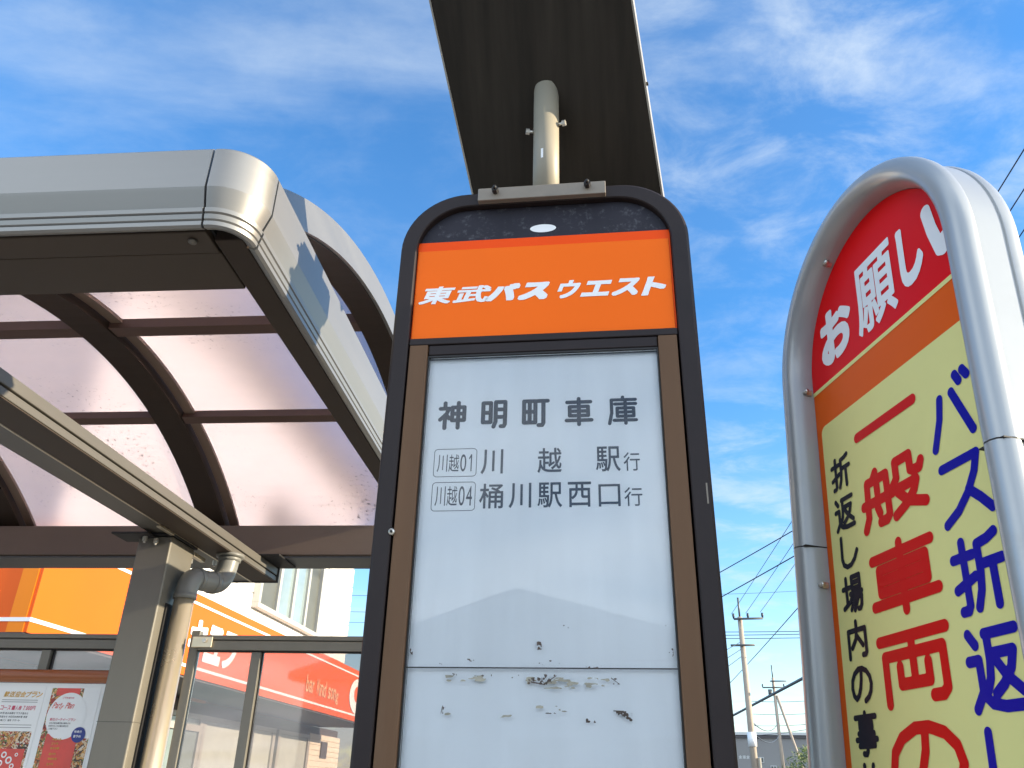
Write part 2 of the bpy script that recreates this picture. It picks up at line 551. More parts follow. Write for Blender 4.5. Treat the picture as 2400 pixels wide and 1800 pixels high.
def recalc(o):
    import bmesh
    bm = bmesh.new()
    bm.from_mesh(o.data)
    bmesh.ops.recalc_face_normals(bm, faces=bm.faces)
    bm.to_mesh(o.data)
    bm.free()
    return o


def thing(name, label, cat, loc=(0, 0, 0), rotz=0.0, group=None, mtx=None):
    o = bpy.data.objects.new(name, None)
    COL.objects.link(o)
    o.empty_display_size = 0.2
    if mtx is not None:
        o.matrix_world = mtx
    else:
        o.location = loc
        o.rotation_euler = (0, 0, rotz)
    o['label'] = label
    o['category'] = cat
    if group:
        o['group'] = group
    return o


def tag(o, label, cat, group=None):
    o['label'] = label
    o['category'] = cat
    if group:
        o['group'] = group
    return o


def structure(o):
    o['kind'] = 'structure'
    return o


# ------------------------------------------------------------------ lettering: signed distance fields -> clean flat meshes
def contour_mesh(X, Y, F):
    ny, nx = F.shape
    ver, idx, faces = [], {}, []

    def vid(key, p):
        if key not in idx:
            idx[key] = len(ver)
            ver.append(p)
        return idx[key]
    ins = F < 0
    for j in range(ny - 1):
        row = ins[j, :-1] | ins[j, 1:] | ins[j + 1, :-1] | ins[j + 1, 1:]
        for i in np.nonzero(row)[0]:
            cs = [(j, i), (j, i + 1), (j + 1, i + 1), (j + 1, i)]
            poly = []
            for q in range(4):
                a, b = cs[q], cs[(q + 1) % 4]
                fa, fb = F[a], F[b]
                if fa < 0:
                    poly.append(vid(a, (X[a[1]], Y[a[0]])))
                if (fa < 0) != (fb < 0):
                    t = fa / (fa - fb)
                    lo, hi = (a, b) if a < b else (b, a)
                    poly.append(vid((lo, hi), (X[a[1]] + (X[b[1]] - X[a[1]]) * t, Y[a[0]] + (Y[b[0]] - Y[a[0]]) * t)))
            if len(poly) >= 3:
                faces.append(tuple(poly))
    return ver, faces


def segdist(PX, PY, segs):
    d = np.full(PX.shape, 1e9)
    for (ax, ay, bx, by) in segs:
        dx, dy = bx - ax, by - ay
        l2 = dx * dx + dy * dy + 1e-12
        t = np.clip(((PX - ax) * dx + (PY - ay) * dy) / l2, 0, 1)
        d = np.minimum(d, (PX - ax - t * dx) ** 2 + (PY - ay - t * dy) ** 2)
    return np.sqrt(d)


_fontcache = {}


def font_glyph(ch, bold=0.0, n=96, square=False):
    """(verts, faces) in a 0..1 ink box, the outline grown by `bold` em with round corners"""
    key = (ch, bold, n, square)
    if key in _fontcache:
        return _fontcache[key]
    c = bpy.data.curves.new('glyph_outline', 'FONT')
    c.body = ch
    c.resolution_u = 4
    o = bpy.data.objects.new('glyph_outline', c)
    COL.objects.link(o)
    dg = bpy.context.evaluated_depsgraph_get()
    oe = o.evaluated_get(dg)
    me = oe.to_mesh()
    me.calc_loop_triangles()
    V = np.array([v.co[:2] for v in me.vertices])
    T = [tuple(t.vertices) for t in me.loop_triangles]
    ec = {}
    for t in T:
        for a, b in ((t[0], t[1]), (t[1], t[2]), (t[2], t[0])):
            k_ = (min(a, b), max(a, b))
            ec[k_] = ec.get(k_, 0) + 1
    segs = [(*V[a], *V[b]) for (a, b), q in ec.items() if q == 1]
    oe.to_mesh_clear()
    bpy.data.objects.remove(o)
    bpy.data.curves.remove(c)
    mn, mxx = V.min(0) - bold, V.max(0) + bold
    h = max(mxx - mn) / n
    X = np.arange(mn[0] - 2 * h, mxx[0] + 2.5 * h, h)
    Y = np.arange(mn[1] - 2 * h, mxx[1] + 2.5 * h, h)
    PX, PY = np.meshgrid(X, Y)
    ins = np.zeros(PX.shape, bool)
    for t in T:
        (x0, y0), (x1, y1), (x2, y2) = V[t[0]], V[t[1]], V[t[2]]
        i0, i1 = np.searchsorted(X, [min(x0, x1, x2), max(x0, x1, x2)])
        j0, j1 = np.searchsorted(Y, [min(y0, y1, y2), max(y0, y1, y2)])
        i1, j1 = i1 + 1, j1 + 1
        sx, sy = PX[j0:j1, i0:i1], PY[j0:j1, i0:i1]
        e0 = (x1 - x0) * (sy - y0) - (y1 - y0) * (sx - x0)
        e1 = (x2 - x1) * (sy - y1) - (y2 - y1) * (sx - x1)
        e2 = (x0 - x2) * (sy - y2) - (y0 - y2) * (sx - x2)
        ins[j0:j1, i0:i1] |= ((e0 >= 0) & (e1 >= 0) & (e2 >= 0)) | ((e0 <= 0) & (e1 <= 0) & (e2 <= 0))
    d = segdist(PX, PY, segs)
    F = np.where(ins, -d, d)
    if square:
        q = int(round(bold / h))
        for ax in (0, 1):
            G = F.copy()
            for sft in range(-q, q + 1):
                G = np.minimum(G, np.roll(F, sft, ax))
            F = G
    else:
        F = F - bold
    ver, faces = contour_mesh(X, Y, F)
    ver = [((x - mn[0]) / (mxx[0] - mn[0]), (y - mn[1]) / (mxx[1] - mn[1])) for x, y in ver]
    _fontcache[key] = (ver, faces)
    return ver, faces


STK = {
    '一': [[(0, .5), (1, .5)]],
    '車': [[(.03, .87), (.97, .87)], [(.5, 1), (.5, 0)], [(.13, .69), (.87, .69), (.87, .34), (.13, .34), (.13, .69)], [(.13, .515), (.87, .515)], [(0, .16), (1, .16)]],
    '両': [[(0, .95), (1, .95)], [(.07, 0), (.07, .70), (.93, .70), (.93, .12), (.87, .04), (.74, .04)], [(.5, .95), (.5, .26)], [(.29, .52), (.29, .26), (.71, .26), (.71, .52)]],
    'の': [[(.53, .9), (.51, .66), (.44, .4), (.33, .2), (.2, .1), (.08, .2), (.02, .42), (.06, .65), (.19, .84), (.4, .96), (.6, .96), (.8, .87), (.94, .7), (.99, .48), (.94, .28), (.82, .12), (.64, .02)]],
    '般': [[(.25, 1), (.19, .88)], [(0, 0), (.07, .2), (.09, .86), (.43, .86), (.43, .1), (.38, .03), (.27, .03)], [(0, .45), (.52, .45)], [(.26, .74), (.26, .6)], [(.24, .33), (.27, .2)],
          [(.53, .55), (.6, .66), (.6, .96), (.83, .96), (.83, .69), (.88, .64), (.97, .64), (1, .74)], [(.56, .46), (.9, .46), (.85, .3), (.72, .13), (.53, 0)], [(.6, .4), (.74, .17), (1, .02)]],
    'バ': [[(.27, .76), (.2, .45), (0, .02)], [(.56, .76), (.7, .45), (.9, .02)], [(.70, .99), (.77, .86)], [(.88, 1), (.96, .88)]],
    'ス': [[(.06, .93), (.86, .93), (.76, .66), (.56, .38), (.3, .15), (0, .0)], [(.58, .42), (.8, .22), (1, 0)]],
    '折': [[(0, .78), (.42, .78)], [(.22, 1), (.22, .08), (.17, .01), (.06, .01)], [(0, .33), (.42, .46)], [(.92, .99), (.76, .93), (.54, .9), (.54, .5), (.5, .25), (.4, .02)], [(.54, .6), (1, .6)], [(.8, .6), (.8, 0)]],
    '返': [[(.05, .97), (.17, .82)], [(0, .62), (.2, .62), (.2, .2)], [(.2, .22), (.03, .02)], [(.2, .2), (.35, .07), (.6, .02), (1, .02)], [(.38, .94), (.97, .94)], [(.42, .94), (.42, .6), (.38, .38), (.3, .24)],
          [(.44, .68), (.88, .68), (.8, .47), (.63, .29), (.45, .18)], [(.54, .58), (.7, .38), (.96, .18)]],
    'い': [[(0, 1), (.12, .55), (.34, .06), (.46, .02), (.56, .2)], [(.84, .9), (.95, .6), (1, .3)]],
    'し': [[(.15, 1), (.13, .3), (.2, .1), (.38, .0), (.6, .03), (.8, .18), (.96, .42)]],
    '場': [[(0, .70), (.37, .70)], [(.19, 1), (.19, .2)], [(0, .12), (.38, .28)], [(.5, .99), (.92, .99), (.92, .64), (.5, .64), (.5, .99)], [(.5, .815), (.92, .815)], [(.38, .5), (1, .5)], [(.52, .5), (.34, .26)],
          [(.46, .36), (.97, .36), (.93, .1), (.86, .01), (.76, .01)], [(.62, .34), (.38, .04)], [(.79, .34), (.56, 0)]],
    '内': [[(.06, 0), (.06, .76), (.94, .76), (.94, .1), (.88, .03), (.75, .03)], [(.5, 1), (.5, .72), (.43, .5), (.22, .28)], [(.52, .58), (.78, .3)]],
    '事': [[(0, .9), (1, .9)], [(.5, 1), (.5, .08), (.44, .0), (.3, .01)], [(.2, .77), (.8, .77), (.8, .63), (.2, .63), (.2, .77)], [(.12, .5), (.87, .5), (.87, .2)], [(0, .35), (1, .35)], [(.12, .2), (.87, .2)]],
    '故': [[(0, .77), (.5, .77)], [(.25, 1), (.25, .48)], [(.07, .48), (.43, .48), (.43, .05), (.07, .05), (.07, .48)], [(.68, 1), (.55, .6)], [(.62, .78), (1, .78)], [(.86, .78), (.79, .4), (.5, 0)], [(.62, .6), (.78, .28), (1, 0)]],
    '神': [[(.19, 1), (.19, .84)], [(0, .78), (.36, .78), (.25, .55), (0, .34)], [(.2, .52), (.2, 0)], [(.26, .5), (.38, .38)], [(.5, .82), (1, .82), (1, .3), (.5, .3), (.5, .82)], [(.5, .56), (1, .56)], [(.75, 1), (.75, 0)]],
    '明': [[(.02, .95), (.36, .95), (.36, .18), (.02, .18), (.02, .95)], [(.02, .56), (.36, .56)], [(.5, 0), (.58, .2), (.58, .98), (1, .98), (1, .1), (.95, .01), (.82, .01)], [(.58, .68), (1, .68)], [(.58, .38), (1, .38)]],
    '町': [[(0, .97), (.48, .97), (.48, .12), (0, .12), (0, .97)], [(.24, .97), (.24, .12)], [(0, .545), (.48, .545)], [(.58, .97), (1, .97)], [(.82, .97), (.82, .1), (.77, .01), (.62, .01)]],
    '庫': [[(.52, 1), (.52, .9)], [(.09, .9), (1, .9)], [(.09, .9), (.09, .4), (0, 0)], [(.22, .74), (1, .74)], [(.30, .58), (.92, .58), (.92, .27), (.30, .27), (.30, .58)], [(.30, .425), (.92, .425)], [(.18, .12), (1, .12)], [(.61, .85), (.61, 0)]],
    '1': [[(0, .76), (.9, 1), (.9, 0)]],
}


def stroke_glyph(ch, w, h, r, n=100):
    """round-ended strokes filling a w x h ink box"""
    segs = []
    for pl in STK[ch]:
        P = [(r + p[0] * (w - 2 * r), r + p[1] * (h - 2 * r)) for p in pl]
        segs += [(*P[i], *P[i + 1]) for i in range(len(P) - 1)]
    s = max(w, h) / n
    X = np.arange(-2 * s, w + 2.5 * s, s)
    Y = np.arange(-2 * s, h + 2.5 * s, s)
    PX, PY = np.meshgrid(X, Y)
    return contour_mesh(X, Y, segdist(PX, PY, segs) - r)


class Text:
    """collects glyphs in a local plane given by origin o, axes u (right) and v (up)"""

    def __init__(s, o, u, v):
        s.o, s.u, s.v, s.mb = Vector(o), Vector(u), Vector(v), MB()

    def put(s, ver, faces):
        s.mb.add([s.o + s.u * a + s.v * b for a, b in ver], faces)
        return s

    def font(s, ch, x0, x1, y0, y1, bold=0.0, shear=0.0, n=96, square=False):
        ver, fc = font_glyph(ch, bold, n, square)
        return s.put([(x0 + a * (x1 - x0) + shear * (b - .5) * (y1 - y0), y0 + b * (y1 - y0)) for a, b in ver], fc)

    def stroke(s, ch, x0, x1, y0, y1, r, n=100):
        ver, fc = stroke_glyph(ch, x1 - x0, y1 - y0, r, n)
        return s.put([(x0 + a, y0 + b) for a, b in ver], fc)

    def line(s, txt, x, y, h, bold=0.0, shear=0.0, n=40, gap=0.12, wide=1.0):
        for ch in txt:
            if ch == ' ':
                x += h * 0.4
                continue
            ver, fc = font_glyph(ch, bold, n)
            w, hh, yo = h * wide, h, 0
            if ord(ch) < 256:
                w = h * wide * {'i': .18, 'l': .15, ',': .16, '.': .16, '1': .36, 'I': .15, 't': .36, "'": .12, 'r': .36}.get(ch, .58)
                if ch in 'aceimnorsuvwxyzg,.':
                    hh = h * .74
                if ch in 'yg':
                    yo = -h * .22
                if ch in ',.':
                    hh = h * .2
            elif ch == 'ー':
                hh, yo = h * .14, h * .45
            s.put([(x + a * w + shear * (b * hh + yo), y + yo + b * hh) for a, b in ver], fc)
            x += w + gap * h
        return x

    def build(s, name, m, parent):
        return s.mb.build(name, m, parent)


def poly_disc(cx, cz, rx, rz, y, n=40):
    return [(cx + rx * math.cos(2 * math.pi * i / n), y, cz + rz * math.sin(2 * math.pi * i / n)) for i in range(n)]


def plate(mb, pts, thick, axis=Vector((0, 1, 0))):
    """thin plate: polygon pts with thickness along axis"""
    a = Vector(axis) * thick
    n = len(pts)
    vs = [Vector(p) for p in pts] + [Vector(p) + a for p in pts]
    fs = [tuple(range(n)), tuple(range(2 * n - 1, n - 1, -1))] + [(i, (i + 1) % n, n + (i + 1) % n, n + i) for i in range(n)]
    mb.add(vs, fs)
    return mb


def rrect(x0, x1, z0, z1, r, seg=10, corners=(1, 1, 1, 1)):
    """outline counter-clockwise from bottom-left; corners flags bl, br, tr, tl"""
    out = []
    for (cx, cz, a0, fl) in ((x0 + r, z0 + r, 180, corners[0]), (x1 - r, z0 + r, 270, corners[1]), (x1 - r, z1 - r, 0, corners[2]), (x0 + r, z1 - r, 90, corners[3])):
        if fl:
            for i in range(seg + 1):
                a = R(a0 + 90 * i / seg)
                out.append((cx + r * math.cos(a), cz + r * math.sin(a)))
        else:
            out.append((x0 if a0 in (180, 90) else x1, z0 if a0 in (180, 270) else z1))
    return out


# ------------------------------------------------------------------ ground
structure(MB().add([(-900, -900, 0), (900, -900, 0), (900, 900, 0), (-900, 900, 0)], [(0, 1, 2, 3)]).build('ground', 'asphalt'))
HY = -0.08987859
sw = MB().box(-14, 3.2, -1.6, 4.2, 0.005, 0.14).build('sidewalk', 'paving', bevel=0.01)
sw.rotation_euler = (0, 0, HY)
structure(sw)

# ------------------------------------------------------------------ bus shelter
K = 0.78
OX, OY = -1.9, 3.55
cl, sl_ = math.cos(HY), math.sin(HY)
SHLOC = Vector((K * (OX * cl - OY * sl_), K * (OX * sl_ + OY * cl), 0.14))


def P(L, D, z):
    return Vector((K * (L - OX), K * (D - OY), K * z + CAMZ - 0.14))


shelter = thing('bus_shelter', 'brown metal bus shelter with curved smoked roof panels behind the bus stop sign', 'bus shelter', SHLOC, HY)


def kbox(mb, L0, L1, D0, D1, z0, z1):
    a, b = P(L0, D0, z0), P(L1, D1, z1)
    return mb.box(a.x, b.x, a.y, b.y, a.z, b.z)


GZ = (0.14 - CAMZ) / K     # ground level (top of sidewalk) in shelter units
PROF = [(-.026, 1.000), (-.019, 1.003), (-.018, 1.012), (-.0225, 1.014), (-.017, 1.017), (-.0145, 1.027), (-.0195, 1.029), (-.013, 1.032), (-.0115, 1.041), (-.015, 1.0435),
        (-.002, 1.080), (0, 1.086), (0, 1.183), (-.004, 1.188), (-.016, 1.188), (-.016, 1.08), (-.040, 1.006)]


def fascia(path):
    rings = [[P(p[0] + n_[0] * o, p[1] + n_[1] * o, z) for o, z in PROF] for p, n_ in path]
    return MB().loft(rings)


LE, DF = -.645, 1.245
recalc(fascia([((-7.6, DF), (0, -1)), ((-.751, DF), (0, -1))]).build('front_fascia', 'alu', shelter))
rc = .095
corner = [((-.746, DF), (0, -1))]
for i in range(15):
    a = R(-90 + 90 * i / 14)
    corner.append(((LE - rc + rc * math.cos(a), DF + rc + rc * math.sin(a)), (math.cos(a), math.sin(a))))
corner.append(((LE, 1.343), (1, 0)))
cc = recalc(fascia(corner).build('corner_cap', 'alu', shelter))
for p_ in cc.data.polygons:
    p_.use_smooth = True
cc.modifiers.new('edge', 'EDGE_SPLIT').split_angle = R(14)
recalc(fascia([((LE, 1.350), (1, 0)), ((LE, 4.46), (1, 0))]).build('end_fascia', 'alu', shelter))
# dark beams behind the fascias, seen from below
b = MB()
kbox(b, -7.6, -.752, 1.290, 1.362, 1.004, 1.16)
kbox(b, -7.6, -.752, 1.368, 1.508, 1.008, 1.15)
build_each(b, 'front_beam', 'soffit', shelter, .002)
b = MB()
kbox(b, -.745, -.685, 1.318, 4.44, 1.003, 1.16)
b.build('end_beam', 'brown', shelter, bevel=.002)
b = MB()
kbox(b, -.7515, -.7455, 1.30, 1.5, 1.02, 1.14)
kbox(b, -7.6, -.76, 1.361, 1.369, 1.02, 1.14)
build_each(b, 'beam_seam', 'black', shelter)
b = MB()
c_ = P(-.79, 1.315, 1.003)
b.tube([c_, c_ - Vector((0, 0, .004))], .007, 12)
b.build('soffit_screw', 'alu_arm', shelter)

C0, R0 = 2.95, 2.30
Z0 = 1.705 - 2.3


def arc_pt(L, a, r):
    return P(L, C0 + r * math.sin(a), Z0 + r * math.cos(a))


def arc_band(L0, L1, r0, r1, D0, D1, seg=44):
    a0, a1 = math.asin((D0 - C0) / r0), math.asin((D1 - C0) / r0)
    rings = []
    for i in range(seg + 1):
        a = a0 + (a1 - a0) * i / seg
        rings.append([arc_pt(L0, a, r0), arc_pt(L1, a, r0), arc_pt(L1, a, r1), arc_pt(L0, a, r1)])
    return MB().loft(rings)


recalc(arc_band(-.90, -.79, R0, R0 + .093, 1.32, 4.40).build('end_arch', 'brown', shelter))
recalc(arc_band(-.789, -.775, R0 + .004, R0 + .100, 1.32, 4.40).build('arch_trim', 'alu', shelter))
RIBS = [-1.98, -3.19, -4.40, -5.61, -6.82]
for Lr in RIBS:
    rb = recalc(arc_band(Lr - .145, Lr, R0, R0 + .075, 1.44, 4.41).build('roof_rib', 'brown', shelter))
    recalc(arc_band(Lr + .012, Lr + .062, R0 + .03, R0 + .045, 1.44, 4.41).build('rib_flange', 'flange', rb))
bays = [(-1.98, -.90)] + [(RIBS[i + 1], RIBS[i] - .145) for i in range(len(RIBS) - 1)]
for La, Lb in bays:
    for D0, D1 in ((2.02, 2.09), (2.822, 2.902), (3.562, 3.612)):
        a0, a1 = math.asin((D0 - C0) / R0), math.asin((D1 - C0) / R0)
        rings = []
        for a in (a0, a1):
            pass
        vs = [arc_pt(L_, a, r_) for L_ in (La + .003, Lb - .003) for a in (a0, a1) for r_ in (R0 + .006, R0 + .05)]
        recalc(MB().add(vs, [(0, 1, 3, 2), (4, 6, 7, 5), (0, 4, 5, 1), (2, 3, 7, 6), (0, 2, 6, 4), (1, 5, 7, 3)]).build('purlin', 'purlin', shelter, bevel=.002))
    recalc(arc_band(La + .002, Lb - .002, R0 + .053, R0 + .058, 1.36, 4.415).build('roof_panel', 'poly', shelter))

b = MB()
kbox(b, -7.6, -.68, 4.20, 4.43, 1.098, 1.262)
bb = b.build('back_beam', 'backbeam', shelter, bevel=.004)
b = MB()
kbox(b, -7.6, -.70, 4.215, 4.45, 1.085, 1.0955)
b.build('beam_underside', 'grey', shelter)

# cantilever arm with its clamps
b = MB()
kbox(b, -1.811, -1.682, .95, 4.393, 1.0, 1.026)
kbox(b, -1.811, -1.690, .95, 4.393, 1.0265, 1.032)
kbox(b, -1.811, -1.680, .95, 4.393, 1.0325, 1.072)
kbox(b, -1.938, -1.8125, .95, 4.393, .9995, 1.072)
arm = b.build('cantilever_arm', 'alu_arm', shelter, bevel=.0025)
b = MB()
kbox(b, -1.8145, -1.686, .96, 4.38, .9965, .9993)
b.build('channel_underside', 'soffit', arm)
b = MB()
kbox(b, -1.8245, -1.8165, .95, 4.39, .9955, .9985)
b.build('seam_bead', 'pipe', arm)
b = MB()
kbox(b, -1.945, -1.672, 4.396, 4.404, .993, 1.078)
b.build('arm_end_plate', 'grey', arm, bevel=.002)
b = MB()
kbox(b, -1.80, -1.58, 4.12, 4.39, 1.074, 1.0845)
b.build('mounting_bracket', 'black', arm, bevel=.002)

# post, clamps, bolts
b = MB()
kbox(b, -1.982, -1.826, 3.440, 3.672, GZ, .985)
post = b.build('post', 'alu_post', shelter, bevel=.006, bseg=3)
b = MB()
kbox(b, -1.9825, -1.8255, 3.4395, 3.6725, .2098, .2112)
b.build('post_joint', 'black', post)
b = MB()
kbox(b, -1.99, -1.82, 3.43, 3.69, .986, .9985)
kbox(b, -2.07, -1.90, 3.36, 3.50, .974, .984)
build_each(b, 'clamp_plate', 'black', post, .002)
b = MB()
kbox(b, -1.835, -1.815, 3.30, 3.435, .985, .993)
kbox(b, -1.850, -1.825, 3.675, 3.80, .955, .975)
build_each(b, 'clamp_strap', 'pipe', post, .0015)
b = MB()
for (L_, D_, z_) in ((-1.93, 3.40, .972), (-1.885, 3.415, .966), (-1.845, 3.69, .945), (-1.795, 3.84, .975)):
    c_ = P(L_, D_, z_)
    b.tube([c_, c_ - Vector((0, 0, .016))], .0085, 6, smooth=False)
    b.tube([c_ - Vector((0, 0, .016)), c_ - Vector((0, 0, .022))], .004, 8)
build_each(b, 'clamp_bolt', 'steel', post, per=2)

# downpipe with elbows
b = MB()
b.tube([P(-1.768, 3.55, GZ), P(-1.768, 3.55, .752)], .0335, 28)
pipe = b.build('downpipe', 'pipe', shelter)


def bend(pts, n=8):
    pts = [Vector(p) for p in pts]
    out = []
    for i in range(len(pts) - 2):
        a, c, e = pts[i], pts[i + 1], pts[i + 2]
        s0 = (a + c) / 2 if i else a
        e0 = (c + e) / 2 if i < len(pts) - 3 else e
        for t in range(n + 1):
            q = t / n
            out.append(s0 * (1 - q) ** 2 + c * 2 * q * (1 - q) + e0 * q * q)
    ded = [out[0]]
    for p_ in out[1:]:
        if (p_ - ded[-1]).length > 1e-4:
            ded.append(p_)
    return ded


path = bend([P(-1.768, 3.55, .735), P(-1.768, 3.55, .825), P(-1.745, 3.66, .835), P(-1.715, 3.815, .85), P(-1.712, 3.82, .995)], 10)
b = MB()
b.tube(path, .0375, 28)
el = b.build('elbow', 'pvc', pipe)
b = MB()
m_ = len(path) // 2
for q in (m_ - 6, m_ + 3):
    b.tube([path[q], path[q + 1], path[q + 2]], .0405, 28)
b.tube([P(-1.768, 3.55, .728), P(-1.768, 3.55, .752)], .0395, 28)
b.tube([P(-1.712, 3.82, .965), P(-1.712, 3.82, .985)], .042, 28)
b.tube([P(-1.712, 3.82, .985), P(-1.712, 3.82, .999)], .052, 28)
build_each(b, 'pipe_collar', 'pvc', pipe)
b = MB()
kbox(b, -1.826, -1.818, 3.50, 3.60, GZ, .70)  # narrow dark strip up the post beside the downpipe
b.build('dark_strip', 'black', post)

# rear wall: stiles, rails, glass
b = MB()
kbox(b, -1.712, -1.672, 3.565, 3.60, GZ, .595)
b.build('end_stile', 'alu_post', shelter, bevel=.003)
for (L0, L1) in ((-1.668, -.72), (-7.4, -1.99)):
    b = MB()
    kbox(b, L0, L1, 3.555, 3.60, .555, .575)
    kbox(b, L0, L1, 3.560, 3.60, .550, .5545)
    kbox(b, L0, L1, 3.550, 3.60, .511, .5495)
    b.build('top_rail', 'alu_post', shelter, bevel=.002)
    b = MB()
    kbox(b, L0, L1, 3.565, 3.59, .5065, .5105)
    b.build('rail_gasket', 'black', shelter)
mulls = [-1.402, -.76] + [-2.355 - .98 * i for i in range(6)]
for Lm in mulls:
    b = MB()
    kbox(b, Lm - .021, Lm + .021, 3.557, 3.598, GZ, .506)
    mu = b.build('mullion', 'alu_post', shelter, bevel=.002)
    b = MB()
    kbox(b, Lm + .0215, Lm + .026, 3.575, 3.59, GZ, .506)
    b.build('mullion_gasket', 'black', mu)
panes = [(-1.668, -1.424), (-1.376, -.783), (-2.33, -1.995)] + [(-3.31 - .98 * i, -2.38 - .98 * i) for i in range(5)]
for L0, L1 in panes:
    b = MB()
    kbox(b, L0, L1, 3.580, 3.5865, GZ + .1, .506)
    b.build('glass_pane', 'glass', shelter)
b = MB()
kbox(b, -1.69, -1.60, 3.538, 3.547, .520, .566)
br = b.build('rail_bracket', 'pipe', shelter, bevel=.002)
b = MB()
c_ = P(-1.632, 3.538, .549)
b.tube([c_, c_ - Vector((0, .008, 0))], .0075, 6, smooth=False)
b.build('bracket_bolt', 'steel', br)

# ------------------------------------------------------------------ notice board on the shelter's rear glass, with two posters
nb = thing('notice_board', 'glass notice board with a glossy wooden top rail on the back of the shelter', 'notice board', SHLOC, HY)
b = MB()
ring = []
for i in range(17):
    a = R(180 * i / 16)
    ring.append((math.sin(a) * .022, .3925 + math.cos(a) * .0275))
rings = [[P(L_, 3.530 - o, z) for o, z in ring] for L_ in (-3.3, -2.0)]
recalc(MB().loft(rings, smooth=False).build('top_rail', 'wood', nb))
b = MB()
kbox(b, -3.3, -2.0, 3.530, 3.545, -.62, .364)
b.build('back_panel', 'paper', nb)


def on_board(mb, L0, L1, z0, z1, lay):
    d = 3.5295 - lay * .0007
    return mb.add([P(L0, d, z0), P(L1, d, z0), P(L1, d, z1), P(L0, d, z1)], [(0, 1, 2, 3)])


def disc_on(mb, Lc, zc, r, lay, n=36, rz=None):
    d = 3.5295 - lay * .0007
    mb.add([P(Lc + r * math.cos(2 * math.pi * i / n), d, zc + (rz or r) * math.sin(2 * math.pi * i / n)) for i in range(n)], [tuple(range(n))])
    return mb


def btext(lay):
    d = 3.5295 - lay * .0007
    o = P(0, d, 0)
    return Text(o, Vector((K, 0, 0)), Vector((0, 0, K)))


po = thing('poster', 'white party plan poster with gold title and price beside the red poster', 'poster', SHLOC, HY, 'posters on the notice board')
b = MB()
kbox(b, -2.505, -2.292, 3.5285, 3.5295, .03, .352)
b.build('sheet', 'paper', po)
t = btext(2)
t.line('歓送迎会プラン', -2.476, .306, .0235, .03, .25, 48, .05)
t.build('title', 'gold', po)
t = btext(2)
xx = t.line('コース', -2.476, .255, .017, .02, 0.1, 40, .06, .9)
t.line('一人様 7,000円', xx + .004, .255, .017, .02, 0.1, 40, .07, .8)
t.build('price', 'pink', po)
t = btext(2)
for z_, tx in ((.238, '乾杯用 飲み放題付 サラダ盛合せ'), (.224, '前菜盛合せ 本日のお肉料理 季節'), (.210, '自家製パン 珈琲 デザート')):
    t.line(tx, -2.476, z_, .0085, .02, 0, 26, .12, .95)
for z_ in (.294, .286, .196, .186):
    t.mb.add([t.o + t.u * x_ + t.v * y_ for x_, y_ in ((-2.476, z_), (-2.315, z_), (-2.315, z_ + .002), (-2.476, z_ + .002))], [(0, 1, 2, 3)])
t.build('menu_lines', 'pgrey', po)
b = MB()
on_board(b, -2.505, -2.305, .03, .172, 1.6)
b.build('food_photo', 'food', po)
b = MB()
on_board(b, -2.44, -2.315, .03, .105, 2.6)
b.build('red_block', 'pred', po)
b = MB()
for (x_, z_, r_) in ((-2.40, .082, .012), (-2.374, .062, .014), (-2.41, .05, .012), (-2.355, .04, .010), (-2.346, .083, .007)):
    d = 3.5295 - 3.4 * .0007
    n = 24
    vs = [P(x_ + q * math.cos(2 * math.pi * i / n), d, z_ + q * math.sin(2 * math.pi * i / n)) for q in (r_ * .55, r_) for i in range(n)]
    b.add(vs, [(i, (i + 1) % n, n + (i + 1) % n, n + i) for i in range(n)])
build_each(b, 'white_ring', 'paper', po)

po2 = thing('poster', 'red and white party plan poster with a blue round badge beside the post', 'poster', SHLOC, HY, 'posters on the notice board')
b = MB()
kbox(b, -2.270, -2.045, 3.5285, 3.5295, .02, .352)
b.build('sheet', 'paper', po2)
b = MB()
on_board(b, -2.262, -2.12, .285, .345, 1.5)
on_board(b, -2.262, -2.235, .02, .285, 1.5)
on_board(b, -2.105, -2.05, .02, .150, 1.5)
build_each(b, 'food_photo', 'food', po2)
b = MB()
on_board(b, -2.24, -2.135, .315, .345, 2.4)
on_board(b, -2.238, -2.10, .02, .165, 2.4)
build_each(b, 'red_block', 'pred', po2)
b = MB()
disc_on(b, -2.172, .235, .086, 3.2, 48, .092)
b.build('white_disc', 'paper', po2)
t = btext(4.0)
t.line('Party Plan', -2.243, .264, .0235, .008, .35, 60, .02, .78)
t.build('title', 'pred', po2)
t = btext(4.0)
t.line('貸切パーティープラン', -2.240, .215, .011, .02, 0, 30, .10, .95)
t.build('subtitle', 'pink', po2)
t = btext(4.0)
t.line('ご予約承り中', -2.205, .302, .008, .02, 0, 26, .12, .95)
t.build('subtitle', 'pink', po2)
t = btext(4.0)
for z_, tx in ((.203, '会社の宴会・同窓会・歓迎会'), (.192, '結婚式の二次会・お誕生日'), (.181, 'ご相談下さい')):
    t.line(tx, -2.238, z_, .0068, .02, 0, 22, .12, .95)
t.build('small_print', 'pgrey', po2)
t = btext(4.0)
for z_, tx in ((.140, '料理八品'), (.123, '三千円'), (.106, '飲み放題'), (.084, '四千円'), (.066, '特別料理'), (.046, '五千円')):
    t.line(tx, -2.205, z_, .0085, .03, 0, 24, .16, 1.0)
t.build('menu_lines', 'gold', po2)
b = MB()
disc_on(b, -2.098, .163, .030, 4.4)
b.build('blue_badge', 'pblue', po2)
t = btext(5.2)
t.line('特典付', -2.118, .170, .010, .02, 0, 26, .12)
t.line('要予約', -2.118, .152, .010, .02, 0, 26, .12)
t.build('badge_text', 'paper', po2)

